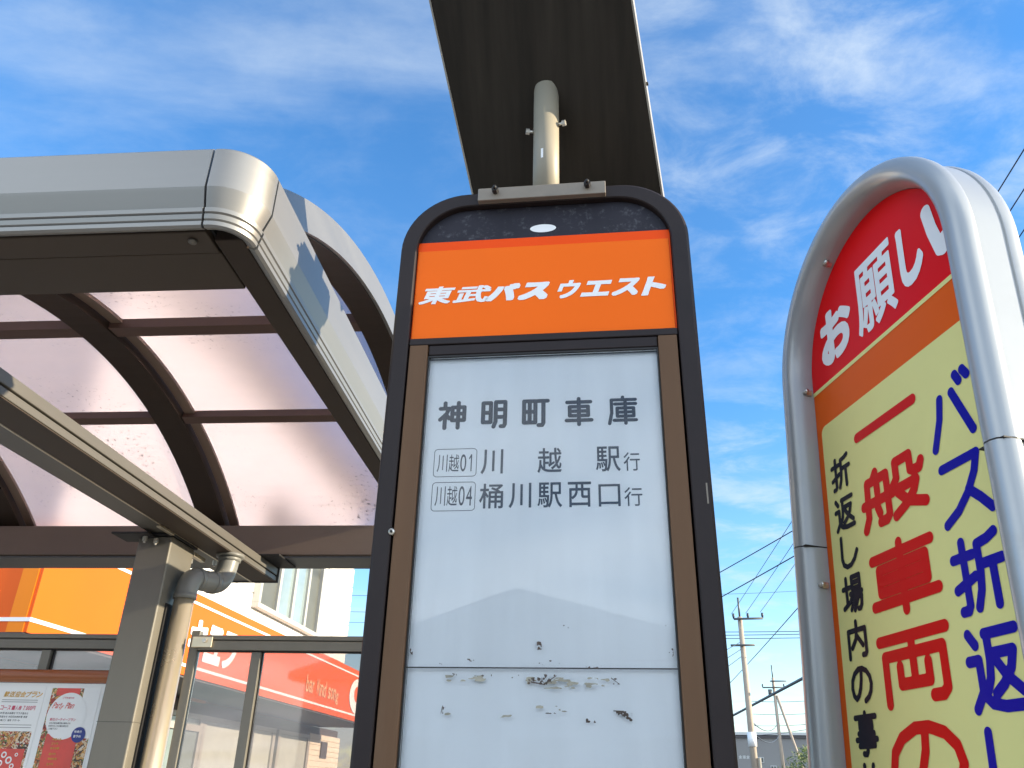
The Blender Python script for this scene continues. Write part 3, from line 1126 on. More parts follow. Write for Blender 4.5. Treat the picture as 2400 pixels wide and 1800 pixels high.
# ------------------------------------------------------------------ bus stop sign
SY = -0.13247922
sign = thing('bus_stop_sign', 'tall dark framed bus stop sign with orange header and white timetable panel', 'bus stop sign',
             (0.047, 1.179, 0.14), SY)
ZB = CAMZ - 0.14       # local z of camera height
T = .165
UC = .224


def sp(u, y, z):
    return Vector((u - UC, y, z + ZB))


def sbox(mb, u0, u1, y0, y1, z0, z1):
    a, c = sp(u0, y0, z0), sp(u1, y1, z1)
    return mb.box(a.x, c.x, a.y, c.y, a.z, c.z)


# frame: outer and inner outlines lofted through its depth
zb = -1.40
outer = rrect(-.031, .480, zb, .986, .118, 14, (0, 0, 1, 1))
inner = rrect(-.002, .4495, zb + .03, .957, .094, 14, (0, 0, 1, 1))


def off(pl, d):
    out = []
    n = len(pl)
    for i in range(n):
        a, c, e = Vector(pl[i - 1]), Vector(pl[i]), Vector(pl[(i + 1) % n])
        t1, t2 = (c - a), (e - c)
        t1 = t1.normalized() if t1.length > 1e-9 else t2.normalized()
        t2 = t2.normalized() if t2.length > 1e-9 else t1
        n1, n2 = Vector((t1.y, -t1.x)), Vector((t2.y, -t2.x))
        m_ = (n1 + n2)
        m_ = m_ / max(.5, m_.dot(n1)) if m_.length > 1e-6 else n1
        out.append((c.x + m_.x * d, c.y + m_.y * d))
    return out


prof_rings = []
for pl, d, y in ((inner, 0, .030), (inner, 0, -.005), (inner, .0018, -.0068), (outer, -.005, -.007), (outer, -.0018, -.0055), (outer, 0, -.002), (outer, 0, T - .002), (outer, -.002, T), (inner, 0, T), (inner, 0, .030)):
    prof_rings.append([sp(p_[0], y, p_[1]) for p_ in off(pl, d)])
fr = recalc(MB().loft(prof_rings[:-1], True, False, True, closed_path=True).build('frame', 'frame', sign))
for p_ in fr.data.polygons:
    p_.use_smooth = False
b = MB()
plate(b, [sp(p_[0], T - .028, p_[1]) for p_ in off(inner, -.001)], .004)
b.build('back_plate', 'frame', sign)
b = MB()
plate(b, [sp(p_[0], .006, p_[1]) for p_ in off(rrect(-.002, .4495, .862, .957, .094, 14, (0, 0, 1, 1)), -.0012)], .01)
hd = b.build('header_panel', 'header', sign)
b = MB()
b.add([sp(p_[0], .0052, p_[2]) for p_ in poly_disc(.2255, .9055, .0235, .0088, 0, 40)], [tuple(range(40))])
b.build('white_ellipse', 'white', hd)
b = MB()
sbox(b, -.0008, .4483, .0035, .010, .684, .8855)
op = b.build('orange_panel', 'orange2', sign)
b = MB()
sbox(b, .0005, .4455, .0020, .0032, .6845, .8660)
ov = b.build('orange_sheet', 'orange', op, bevel=.0006)
# lettering of the operator's name: heavy slanted
t = Text(sp(0, .0014, 0), (1, 0, 0), (0, 0, 1))
for ch, u0, u1, z0, z1, bd in (('東', .0165, .0655, .7525, .7886, .034), ('武', .0770, .1310, .7525, .7870, .034), ('バ', .1345, .1795, .7530, .7878, .075), ('ス', .1910, .2345, .7525, .7878, .075),
                               ('ウ', .2560, .2850, .7520, .7885, .045), ('エ', .2990, .3390, .7535, .7848, .05), ('ス', .3520, .3880, .7525, .7867, .045), ('ト', .4030, .4320, .7500, .7872, .045)):
    t.font(ch, u0 - .0035, u1 + .0035, z0, z1, bd, .36, 130, True)
t.build('lettering', 'white', op)

# bars and stiles round the board
b = MB()
sbox(b, -.0008, .4483, -.003, .02, .6695, .6825)
sbox(b, .0335, .4145, -.001, .02, .650, .6688)
build_each(b, 'cross_bar', 'frame', sign, .0015)
for u0, u1 in ((.0012, .0325), (.4155, .4462)):
    b = MB()
    sbox(b, u0, u1, -.0045, .018, zb + .04, .6686)
    b.build('door_stile', 'stile', sign, bevel=.0016)
b = MB()
sbox(b, .0330, .0350, .0005, .012, zb + .04, .6495)
sbox(b, .4130, .4150, .0005, .012, zb + .04, .6495)
sbox(b, .035, .413, .0005, .012, .6465, .6495)
build_each(b, 'board_gasket', 'black', sign)
b = MB()
sbox(b, .0335, .4145, .0125, .016, zb + .04, .6495)
board = b.build('timetable_board', 'board', sign)
zs = .1505
b = MB()
sbox(b, .0352, .4128, .0045, .0070, zs + .0012, .6463)
sbox(b, .0352, .4128, .0045, .0070, zb + .05, zs - .0006)
build_each(b, 'acrylic_cover', 'cover', sign)
b = MB()
sbox(b, .0352, .4128, .0048, .0066, zs - .0005, zs + .0011)
b.build('cover_seam', 'black', sign)

# board lettering; (px in the photo) -> measured panel coordinates
t = Text(sp(0, .0120, 0), (1, 0, 0), (0, 0, 1))
for ch, u0, u1 in (('神', .0546, .1010), ('明', .1247, .1683), ('町', .1923, .2374), ('車', .2612, .3071), ('庫', .3298, .3771)):
    t.stroke(ch, u0, u1, .5180, .5692, .0027 if ch == '庫' else .0031 if ch == '車' else .0034, 130)
build_each(t.mb, 'stop_name_character', 'ink2', board)
t = Text(sp(0, .0120, 0), (1, 0, 0), (0, 0, 1))


def rr_line(t, x0, x1, z0, z1, r, w):
    a = rrect(x0, x1, z0, z1, r, 6)
    c = off(a, -w)
    n = len(a)
    t.put(a + c, [(i, (i + 1) % n, n + (i + 1) % n, n + i) for i in range(n)])


def route(z0, z1, code, dest, zc0, zc1, zb0, zb1):
    rr_line(t, .0524, .1218, zb0, zb1, .0060, .0010)
    x_ = .0580
    for ch in code:
        w = .0165 if ord(ch) > 256 else .0095
        if ch == '1':
            t.stroke(ch, x_ + .0018, x_ + .0072, zc0, zc1, .0009, 90)
        else:
            t.font(ch, x_, x_ + w, zc0, zc1, .0, 0, 76)
        x_ += w + .0022
    for ch, u0, u1, s in dest:
        dz = (z1 - z0) * (1 - s)
        t.font(ch, u0, u1, z0, z1 - dz, .010 if s == 1 else .003, 0, 90)


route(.4407, .4820, '川越01', (('川', .1284, .1638, 1), ('越', .2182, .2560, 1), ('駅', .3090, .3469, 1), ('行', .3517, .3767, .74)), .4458, .4749, .4373, .4848)
route(.3845, .4248, '川越04', (('桶', .1280, .1653, 1), ('川', .1742, .2090, 1), ('駅', .2186, .2564, 1), ('西', .2652, .3009, 1), ('口', .3119, .3448, .88), ('行', .3507, .3777, .74)), .3899, .4217, .3814, .4287)
t.build('route_list', 'ink', board)


# tape residue and scraps on the cover
def blotch(u0, u1, z0, z1, dens, seed, mname, sc=1.0):
    rs = np.random.RandomState(seed)
    nx = max(12, int((u1 - u0) / .0007))
    nz = max(8, int((z1 - z0) / .0007))
    F = np.zeros((nz, nx))
    for o_ in (3, 6, 12):
        gx, gz = max(2, int((u1 - u0) / .004 * o_ / 3 * sc)) + 2, max(2, int((z1 - z0) / .004 * o_ / 3)) + 2
        g = rs.rand(gz, gx)
        X = np.linspace(0, gx - 1.001, nx)
        Zq = np.linspace(0, gz - 1.001, nz)
        xi, zi = X.astype(int), Zq.astype(int)
        fx, fz = (X - xi)[None, :], (Zq - zi)[:, None]
        F += (g[zi][:, xi] * (1 - fx) * (1 - fz) + g[zi][:, xi + 1] * fx * (1 - fz) + g[zi + 1][:, xi] * (1 - fx) * fz + g[zi + 1][:, xi + 1] * fx * fz) / (o_ / 3)
    F /= 1.75
    ez = np.minimum(np.linspace(0, 1, nz), np.linspace(1, 0, nz))[:, None]
    ex = np.minimum(np.linspace(0, 1, nx), np.linspace(1, 0, nx))[None, :]
    edge = np.clip(np.minimum(ez * 6, 1) * np.minimum(ex * 10, 1), 0, 1)
    G = (1 - dens) - F * edge
    ver, fc = contour_mesh(np.linspace(u0, u1, nx), np.linspace(z0, z1, nz), G)
    if fc:
        RES[mname].add([sp(a, (.0043 if mname == 'residue' else .0041), c) for a, c in ver], fc)


RES = {'residue': MB(), 'residue_dark': MB()}
for a in ((.085, .165, .1300, .1425, .47, 1), (.195, .330, .1210, .1420, .46, 2), (.092, .112, .0865, .099, .42, 3), (.215, .270, .0925, .104, .40, 4), (.125, .205, .0850, .094, .38, 5)):
    blotch(*a, 'residue', .30)
for a in ((.086, .165, .1380, .1440, .34, 11), (.205, .245, .1275, .1405, .44, 12), (.225, .248, .1295, .1445, .46, 13), (.180, .205, .1360, .1440, .36, 14), (.315, .335, .1280, .1400, .38, 15),
          (.205, .262, .1540, .1625, .36, 16), (.285, .312, .1490, .1560, .44, 17), (.115, .135, .1575, .1640, .36, 18), (.080, .100, .1530, .1600, .32, 19), (.2195, .2275, .1735, .1880, .55, 20),
          (.400, .409, .1640, .1800, .48, 21), (.255, .266, .2030, .2100, .44, 22), (.398, .404, .206, .212, .5, 23), (.325, .352, .0840, .0990, .40, 24), (.338, .350, .0820, .0960, .50, 25),
          (.090, .096, .0880, .1010, .5, 26), (.230, .260, .0905, .0975, .34, 27), (.285, .305, .0800, .0880, .38, 28), (.0375, .043, .166, .178, .45, 29)):
    blotch(*a, 'residue_dark')
build_each(RES['residue'], 'tape_residue', 'residue', sign)
build_each(RES['residue_dark'], 'tape_scrap', 'residue_dark', sign)


def strip(p0, p1, w, mb, y=.0034):
    d = Vector((p1[0] - p0[0], p1[1] - p0[1])).normalized()
    n_ = Vector((-d.y, d.x)) * w
    mb.add([sp(p0[0] + n_.x, y, p0[1] + n_.y), sp(p0[0] - n_.x, y, p0[1] - n_.y), sp(p1[0] - n_.x * .5, y, p1[1] - n_.y * .5), sp(p1[0] + n_.x * .5, y, p1[1] + n_.y * .5)], [(0, 1, 2, 3)])


b = MB()
for p0, p1, w in (((.212, .1325), (.232, .1290), .0010), ((.230, .1292), (.2475, .1410), .0009), ((.324, .0965), (.337, .0965), .0007), ((.336, .0965), (.348, .0840), .0012), ((.322, .1385), (.334, .1300), .0006), ((.0905, .1005), (.0885, .0905), .0007)):
    strip(p0, p1, w, b)
build_each(b, 'torn_tape', 'residue_dark', sign)

b = MB()
c_ = sp(-.001, -.0068, .3445)
b.tube([c_ + Vector((.0, -.002, 0)), c_ + Vector((0, .004, 0))], .0048, 20)
sc_ = b.build('lock_screw', 'steel', sign)
b = MB()
b.tube([c_ + Vector((.0, -.0026, 0)), c_ + Vector((0, -.0015, 0))], .0022, 12)
b.build('screw_recess', 'black', sc_)
b = MB()
b.add([sp(.4705, -.0074, .380), sp(.4728, -.0074, .380), sp(.4728, -.0074, .412), sp(.4705, -.0074, .412)], [(0, 1, 2, 3)])
b.build('white_sticker', 'bracket', sign)

# bracket, pole, solar panel
b = MB()
sbox(b, .108, .340, -.020, -.008, .957, .9845)
sbox(b, .108, .340, -.008, T + .006, .9872, .9905)
bk = b.build('top_bracket', 'bracket', sign, bevel=.0012)
b = MB()
for u_ in (.1405, .3075):
    b.tube([sp(u_, -.0205, .9745), sp(u_, -.031, .9745)], .0062, 6, smooth=False)
    b.tube([sp(u_, -.031, .9745), sp(u_, -.036, .9745)], .0032, 10)
build_each(b, 'bracket_bolt', 'black', bk, per=2)
ZC = 1.307
b = MB()
py_ = T / 2
b.tube([sp(.224, py_, .991), sp(.224, py_, ZC + .02)], .0262, 36)
pole = b.build('pole', 'cream', sign)
b = MB()
b.tube([sp(.224, py_, .991), sp(.224, py_, .998)], .040, 32)
b.build('pole_flange', 'bracket', pole)
b = MB()
for s_ in (-1, 1):
    d_ = Vector((s_ * .93, -.25, 0))
    c_ = sp(.224, py_, 1.212 + s_ * .008)
    b.tube([c_ + d_ * .024, c_ + d_ * .042], .0028, 10)
    b.tube([c_ + d_ * .036, c_ + d_ * .0435], .0062, 6, smooth=False)
build_each(b, 'pole_bolt', 'steel', pole, per=2)
b = MB()
vs = []
for i in range(5):
    a = R(252 + i * 2.5)
    vs += [sp(.224 + .0266 * math.cos(a), py_ + .0266 * math.sin(a), z_) for z_ in (1.118, 1.142)]
b.add(vs, [(2 * i, 2 * i + 2, 2 * i + 3, 2 * i + 1) for i in range(4)])
b.build('sticker', 'white', pole)
tl, hd_ = R(45), R(19)
J = sp(.224, py_, ZC)
hh = Vector((math.sin(hd_), math.cos(hd_), 0))
hh.rotate(Matrix.Rotation(-SY, 3, 'Z'))
vv = hh * math.cos(tl) - Vector((0, 0, 1)) * math.sin(tl)
ww = Vector((hh.y, -hh.x, 0))
nn = hh * math.sin(tl) + Vector((0, 0, 1)) * math.cos(tl)


def pbox(mb, w0, w1, v0, v1, n0, n1):
    vs = [J + ww * a + vv * c + nn * e for e in (n0, n1) for a, c in ((w0, v0), (w1, v0), (w1, v1), (w0, v1))]
    return mb.add(vs, [(0, 3, 2, 1), (4, 5, 6, 7), (0, 1, 5, 4), (1, 2, 6, 5), (2, 3, 7, 6), (3, 0, 4, 7)])


b = MB()
pbox(b, -.2035, .2035, -.52, .285, 0, .006)
sol = recalc(b.build('solar_panel', 'panelback', sign))
b = MB()
for w0, w1, v0, v1 in ((-.2075, -.2037, -.524, .289), (.2037, .2075, -.524, .289), (-.2037, .2037, -.524, -.5202), (-.2037, .2037, .2852, .289)):
    pbox(b, w0, w1, v0, v1, -.0012, .030)
for o_ in build_each(b, 'panel_rim', 'panelrim', sol):
    recalc(o_)
b = MB()
pbox(b, -.2035, .2035, -.5198, .2848, .0065, .026)
recalc(b.build('solar_cells', 'cells', sol))
b = MB()
c_ = J + ww * .2075 + vv * .02 + nn * .008
b.tube([c_, c_ + ww * .004], .004, 8)
b.build('rim_rivet', 'black', sol)

# ------------------------------------------------------------------ yellow request sign (leaning slightly)
S = 1.4
yaw, tau = R(-81.476), R(4.039)
U = Vector((math.cos(yaw), math.sin(yaw), 0))
N0 = Vector((-math.sin(yaw), math.cos(yaw), 0))
V = Vector((0, 0, 1)) * math.cos(tau) + N0 * math.sin(tau)
NN = N0 * math.cos(tau) - Vector((0, 0, 1)) * math.sin(tau)
O0 = Vector((0.414, 1.0, 0.491)) * S + Vector((0, 0, CAMZ))
HB = (O0.z - 0.14) / V.z       # distance down the face to the sidewalk
base = O0 - V * HB
mw = Matrix(((U.x, NN.x, V.x, base.x), (U.y, NN.y, V.y, base.y), (U.z, NN.z, V.z, base.z), (0, 0, 0, 1)))
ys = thing('standing_signboard', 'white arch topped signboard with red heading and yellow panel, right of the bus sign', 'signboard', mtx=mw)
RR, VC = .162, .020


def yp(u, n_, v):
    return Vector((u * S, n_ * S, v * S + HB))


VB = -HB / S
def arch_path(v0=None, part='all', o=0.0):
    """outline of the arch at outward offset o: list of (u, v)"""
    r = RR + o
    out = []
    vb = VB if v0 is None else v0
    if part in ('all', 'left'):
        out.append((-o, vb))
    return out


SHP = [(0, .012), (.001, -.010), (.004, -.022), (.008, -.029), (.014, -.033), (.021, -.033), (.027, -.0305), (.0315, -.025), (.033, -.018), (.0325, -.0125), (.0305, -.0095), (.0288, -.008),
       (.0282, .0200), (.0272, .0207), (.0272, .0229), (.0290, .0236), (.0302, .0275), (.0298, .033), (.0275, .0385), (.022, .042), (.014, .0425), (.008, .040), (.003, .034), (0, .026)]
VJ = -.2125
arc = [(180 - 180 * i / 48) for i in range(49)]
upper = [((0, VJ + .0008), (-1, 0))] + [((RR + RR * math.cos(R(a)), VC + RR * math.sin(R(a))), (math.cos(R(a)), math.sin(R(a)))) for a in arc] + [((2 * RR, VJ + .0008), (1, 0))]
shells = [upper, [((0, VB + .02), (-1, 0)), ((0, VJ - .0008), (-1, 0))], [((2 * RR, VJ - .0008), (1, 0)), ((2 * RR, VB + .02), (1, 0))]]
b = MB()
for path in shells:
    b.loft([[yp(p_[0] + n_[0] * o, q, p_[1] + n_[1] * o) for o, q in SHP] for p_, n_ in path], True, True, True)
for sh in build_each(b, 'shell', 'shell', ys):
    recalc(sh)
    sh.modifiers.new('edge', 'EDGE_SPLIT').split_angle = R(38)
b = MB()
for x0, x1 in ((-.0325, -.0005), (2 * RR + .0005, 2 * RR + .0325)):
    a, c = yp(x0, -.028, VJ - .0007), yp(x1, .040, VJ + .0007)
    b.box(a.x, c.x, a.y, c.y, a.z, c.z)
build_each(b, 'shell_joint', 'black', ys)


def face_poly(poly, n_):
    return MB().add([yp(a, n_, c) for a, c in poly], [tuple(range(len(poly)))])


arcpts = [(RR + RR * math.cos(R(180 * i / 48)), VC + RR * math.sin(R(180 * i / 48))) for i in range(49)]
b = MB()
plate(b, [yp(a, .0005, c) for a, c in [(0, VB + .02), (2 * RR, VB + .02)] + arcpts], .004 * S, (0, 1, 0))
fp = b.build('face_panel', 'dorange', ys)
face_poly([(0, .0028), (2 * RR, .0028)] + arcpts, .0001).build('red_heading', 'red', fp)
face_poly([(0, -.0030), (2 * RR, -.0030), (2 * RR, .0028), (0, .0028)], 0).build('yellow_line', 'yellow', fp)
face_poly(rrect(.0125, 2 * RR - .0125, VB + .05, -.0545, .010, 8), 0).build('yellow_panel', 'yellow', fp)
b = MB()
plate(b, [yp(a, .030, c) for a, c in [(0, VB + .02), (2 * RR, VB + .02)] + arcpts], .004 * S, (0, 1, 0))
b.build('back_panel', 'yellow', ys)


def ytext(n_):
    return Text(yp(0, n_, 0), (S, 0, 0), (0, 0, S))


t = ytext(-.0006)
for ch, u0, u1, v0, v1, bd in (('お', .032, .110, .022, .102, .055), ('願', .123, .207, .019, .120, .022), ('し', .218, .261, .030, .114, .058)):
    t.font(ch, u0, u1, v0, v1, bd, 0, 130)
t.stroke('い', .267, .323, .030, .110, .0085, 90)
t.build('heading_lettering', 'white', fp)
t = ytext(-.0006)
t.stroke('一', .0865, .2115, -.1075, -.0950, .0062)
for ch, v0, v1 in (('般', -.2235, -.1500), ('車', -.3225, -.2400), ('両', -.4115, -.3335), ('の', -.5020, -.4215), ('進', -.592, -.514), ('入', -.682, -.604)):
    if ch in STK:
        t.stroke(ch, .0860, .2100, v0, v1, .0060, 120)
    else:
        t.font(ch, .0860, .2100, v0, v1, .022, 0, 70)
t.build('red_lettering', 'tred', fp)
t = ytext(-.0006)
for ch, v0, v1 in (('折', -.1520, -.1075), ('返', -.2045, -.1600), ('し', -.2510, -.2085), ('場', -.3025, -.2580), ('内', -.3540, -.3095), ('の', -.4015, -.3595), ('事', -.4540, -.4070), ('故', -.5060, -.4590)):
    t.stroke(ch, .0265, .0720, v0, v1, .0030, 80)
t.build('black_lettering', 'tblack', fp)
t = ytext(-.0006)
for ch, v0, v1 in (('バ', -.1780, -.1010), ('ス', -.2570, -.1860), ('折', -.3420, -.2680), ('返', -.4270, -.3500), ('し', -.5050, -.4350)):
    t.stroke(ch, .2255, .3000, v0, v1, .0050, 110)
t.build('blue_lettering', 'tblue', fp)
b = MB()
for (u_, v_) in ((.004, .003), (.085, .163), (.004, -.2610), (.25, .165)):
    c_ = yp(u_ - .004, -.0035, v_)
    b.tube([c_, c_ + Vector((0, -.010, 0))], .0062, 6, smooth=False)
    b.tube([c_ + Vector((-.004, -.012, 0)), c_ + Vector((.010, -.012, 0))], .004, 8)
build_each(b, 'face_clip', 'steel', ys, per=2)

# ------------------------------------------------------------------ store behind the shelter
by = R(83.2)
BP = Vector((-3.416, 6.0, 0))
store = thing('store_building', 'white two storey shop with a broad orange fascia behind the bus shelter', 'shop building', BP, by)


def Z(z):
    return z + CAMZ


# local axes: x along the facade (away from the viewer), y into the building (left), z up
b = MB()
b.box(.03, 7.52, .03, 6.0, Z(1.70), 5.9)
wallo = b.build('upper_wall', 'siding', store)
b = MB()
for i in range(8):
    z_ = Z(1.70) + .30 * i
    b.box(.02, 7.53, .018, .0285, z_ + .012, z_ + .292)
build_each(b, 'siding_board', 'siding', wallo, .004)
b = MB()
b.box(-.2, 7.75, -.25, 6.2, 5.9, 6.05)
b.build('roof', 'dkwall', store)
b = MB()
b.box(0, 9.6, 0, 6.0, Z(.925), Z(1.70))
fas = b.build('fascia', 'sorange', store)
b = MB()
for z0, z1 in ((1.0, 1.028), (1.600, 1.625)):
    b.box(-.006, 9.6, -.006, -.0005, Z(z0), Z(z1))
    b.box(-.006, -.0005, -.0005, 5.9, Z(z0), Z(z1))
build_each(b, 'white_stripe', 'swhite', fas)
b = MB()
b.box(-.004, -.0005, .03, .16, Z(.925), Z(.9995))
b.box(-.004, -.0005, .03, .16, Z(1.0285), Z(1.5995))
build_each(b, 'corner_trim', 'sorange2', fas)
t = Text((0, -.008, 0), (1, 0, 0), (0, 0, 1))
for ch, x0 in (('キ', 2.35), ('ユ', 2.72), ('ラ', 3.10)):
    t.font(ch, x0, x0 + .40, Z(1.09), Z(1.475), .05, .12, 60)
t.build('katakana_sign', 'swhite', fas)
t = Text((0, -.008, 0), (1, 0, 0), (0, 0, 1))
t.line("bar Wind song", 5.85, Z(1.13), .22, .012, 0, 44, .06, .92)
t.build('small_sign', 'hazed', fas)
b = MB()
n = 40
b.add([(8.35 + .46 * math.cos(2 * math.pi * i / n), -.009, Z(1.30) + .27 * math.sin(2 * math.pi * i / n)) for i in range(n)], [tuple(range(n))])
b.build('logo_disc', 'swhite', fas)
b = MB()
n = 28
b.add([(8.30 + .16 * math.cos(2 * math.pi * i / n), -.0105, Z(1.33) + .12 * math.sin(2 * math.pi * i / n)) for i in range(n)], [tuple(range(n))])
b.build('logo_mark', 'sorange', fas)
# canopy underside and recessed ground floor
b = MB()
b.box(0, 9.6, .02, 1.0, Z(.905), Z(.924))
b.build('soffit', 'dkwall', store)
b = MB()
b.box(.8, 10.7, 1.0, 6.0, 0, Z(.90))
b.build('lower_wall', 'dkwall', store)
def wx(u):
    return 1.244 * u + 1.355
def wz(z):
    return Z(1.244 * z)
b = MB()
b.box(wx(6.19), wx(7.53), .97, .999, 0, wz(.63))
cw = b.build('cream_wall', 'cwall', store)
b = MB()
for i in range(20):
    z_ = wz(.63) - .085 * (i + 1)
    b.box(wx(6.17), wx(7.55), .955, .969, z_, z_ + .078)
build_each(b, 'cream_siding', 'cwall', cw, .003)
b = MB()
b.box(wx(6.66), wx(6.93), .935, .954, wz(.33), wz(.545))
b.build('vent_slot', 'dkwall', cw)
for x0, x1, m_ in ((2.99, 4.15, 'curtain'), (4.24, 4.82, 'curtain'), (5.08, 6.10, 'curtain'), (2.0, 2.85, 'wglass')):
    b = MB()
    zt = wz(.60)
    w_ = .10
    X0, X1 = wx(x0), wx(x1)
    b.box(X0 - w_, X0, .945, .998, .0, zt)
    b.box(X1, X1 + w_, .945, .998, .0, zt)
    b.box(X0, X1, .945, .998, zt - .06, zt)
    b.box(X0, X1, .945, .998, .85, .92)
    if m_ == 'wglass':
        b.box(X0, X1, .94, .998, wz(.44), wz(.50))
    wf = b.build('shop_window', 'wframe', store, bevel=.004)
    b = MB()
    b.box(X0, X1, .975, .985, .92, zt - .06)
    b.build('window_pane', m_, wf)
b = MB()
b.box(wx(2.35), wx(2.80), .90, .93, wz(.70), wz(.735))
b.build('strip_light', 'sorange2', store)  # yellow strip light, its glow drawn only as orange paint
# upper window
b = MB()
x0, x1, z0, z1 = 3.78, 5.82, Z(1.90), Z(3.15)
for q in ((x0 - .06, x1 + .06, z0 - .06, z0), (x0 - .06, x1 + .06, z1, z1 + .06)):
    b.box(q[0], q[1], -.07, .015, q[2], q[3])
b.box(x0 - .06, x0, -.07, .015, z0, z1)
b.box(x1, x1 + .06, -.07, .015, z0, z1)
for xm in (4.35, 4.86, 5.36):
    b.box(xm - .035, xm + .035, -.055, .014, z0, z1)
uw = b.build('upper_window', 'wframe', store, bevel=.004)
for (a, c, m_) in ((x0, 4.315, 'shutter'), (4.385, 4.825, 'wglass'), (4.895, 5.325, 'wglass'), (5.395, x1, 'shutter')):
    b = MB()
    b.box(a, c, -.02, .014, z0, z1)
    b.build('window_pane', m_, uw)

# ------------------------------------------------------------------ utility poles, wires, far warehouse, tree
G_POLE = 'utility poles beyond the signs'


def utility_pole(loc, h, r, label, arms, brace=None, cyl=True):
    root = thing('utility_pole', label, 'utility pole', loc, 0, G_POLE)
    b = MB()
    b.tube([(0, 0, 0), (0, 0, h)], [r, r * .62], 18)
    b.build('shaft', 'concrete', root)
    b = MB()
    b.tube([(0, 0, h), (0, 0, h + 1.0)], .05, 8)
    b.build('tip', 'grey', root)
    for (z, w, dx, ins) in arms:
        d = Vector((math.cos(R(-15)), math.sin(R(-15)), 0))
        b = MB()
        a_, c_ = d * (dx - w / 2), d * (dx + w / 2)
        b.tube([(a_.x, a_.y - .2, z), (c_.x, c_.y - .2, z)], .055, 8)
        ar = b.build('cross_arm', 'grey', root)
        if ins:
            for q in range(ins):
                p_ = a_ + (c_ - a_) * (q / (ins - 1) if q else .0)
                b = MB()
                b.tube([(p_.x, p_.y - .2, z), (p_.x, p_.y - .2, z + .16), (p_.x, p_.y - .2, z + .28)], [.03, .07, .05], 8)
                b.build('insulator', 'wire', ar)
    return root


up1 = utility_pole((12.2, 43.32, 0), 9.9, .19, 'nearer brown utility pole with a three insulator cross arm, left of the arch topped sign',
                   [(9.77, 1.45, .36, 3), (8.45, 1.2, -.05, 0)])
b = MB()
b.tube([(0, 0, 3.7), (0, 0, 4.35)], .215, 18)
b.build('white_band', 'swhite', up1)
b = MB()
b.tube([(.22, -.15, 0), (.22, -.15, 3.2)], .075, 10)
b.build('cable_conduit', 'cream', up1)
up2 = utility_pole((22.41, 71.57, 0), 10.4, .17, 'farther utility pole with a slanting brace and small transformer arms', [(9.6, 1.7, -.1, 3), (10.1, 1.3, .35, 0)])
b = MB()
b.tube([(.15, -.05, 9.0), (2.3, -.7, 0)], .10, 10)
b.build('brace', 'concrete', up2)
b = MB()
b.tube([(-.38, -.1, 9.0), (-.38, -.1, 9.45)], .16, 12)
b.build('transformer', 'grey', up2)

G_WIRE = 'overhead wires beyond the signs'


def wire(a, c, r, sag, label):
    a, c = Vector(a), Vector(c)
    pts = []
    for i in range(25):
        t_ = i / 24
        p_ = a.lerp(c, t_)
        p_.z -= sag * 4 * t_ * (1 - t_)
        pts.append(p_)
    o = MB().tube(pts, r, 6).build('overhead_wire', 'wire')
    tag(o, label, 'wire', G_WIRE)


zc = CAMZ
e1, e2, e3 = (7.69, 6.0, 9.5 + zc), (8.0, 6.12, 9.4 + zc), (8.37, 6.31, 9.3 + zc)
wire((11.76, 43.24, 8.43 + zc), e1, .012, .12, 'thin wire rising from the left insulator of the near pole')
wire((12.46, 43.04, 8.45 + zc), e2, .012, .12, 'thin wire rising from the middle insulator of the near pole')
wire((13.16, 42.83, 8.48 + zc), e3, .012, .12, 'thin wire rising from the right insulator of the near pole')
wire((6.53, 33.84, 7.0 + zc), (10.43, 9.61, 7.0 + zc), .016, .10, 'upper of two thick wires crossing the gap between the signs')
wire((6.68, 34.92, 6.2 + zc), (9.79, 9.19, 6.2 + zc), .017, .10, 'lower of two thick wires crossing the gap between the signs')
wire((19.45, 90.26, 5.2 + zc), (13.75, 32.3, 5.2 + zc), .075, .0, 'thick black cable crossing the near pole low down')
wire((15.22, 59.83, 6.5 + zc), (9.26, 18.62, 6.5 + zc), .018, .1, 'steep wire right of the near pole below its cross arm')
for (xa, za, xb, zb_, lab) in ((13.0, 8.06, 20.1, 8.27, 'level wire just below the near cross arm, highest of three'), (12.98, 7.86, 20.1, 8.14, 'level wire below the near cross arm, middle of three'), (12.96, 7.70, 20.1, 7.93, 'level wire below the near cross arm, lowest of three')):
    wire((xa - 6, 46, za - .18 + zc), (xb, 46, zb_ + zc), .02, .05, lab)
wire((9.4, 45.0, 9.93 * .98 + zc), (16.6, 45, 10.15 + zc), .010, .05, 'faint level wire above the near cross arm')
for i, (z_, lab) in enumerate(((8.26, 'highest of three wires between the shop and the bus sign'), (7.48, 'middle of three wires between the shop and the bus sign'), (6.98, 'lowest of three wires between the shop and the bus sign'))):
    wire((-11.5, 40, z_ + zc), (-3, 40, z_ + zc + .03), .010, .02, lab)
for i in range(3):
    wire((12.05, 43.2, 7.0 - .35 * i + zc), (5.0, 30.0, 3.4 - .5 * i + zc), .016, .1, 'wire falling left from the near pole, number from its cross arm: ' + ('top', 'middle', 'bottom')[i])
for i, (za, zb_) in enumerate(((7.0, 7.1), (6.0, 5.9), (5.1, 4.9), (4.35, 4.45))):
    wire((20.6, 72.5, za + zc), (26.5, 70.4, zb_ + .25 * i + zc), .022, .12, ('topmost', 'second', 'third', 'lowest')[i] + ' of the sagging wires on the far pole')
wire((12.3, 43.3, 3.2 + zc), (22.4, 71.5, 5.3 + zc), .025, .5, 'wire from the near pole rising to the far pole')
wire((12.3, 43.3, 2.7 + zc), (22.4, 71.5, 4.4 + zc), .025, .5, 'lower wire from the near pole to the far pole')

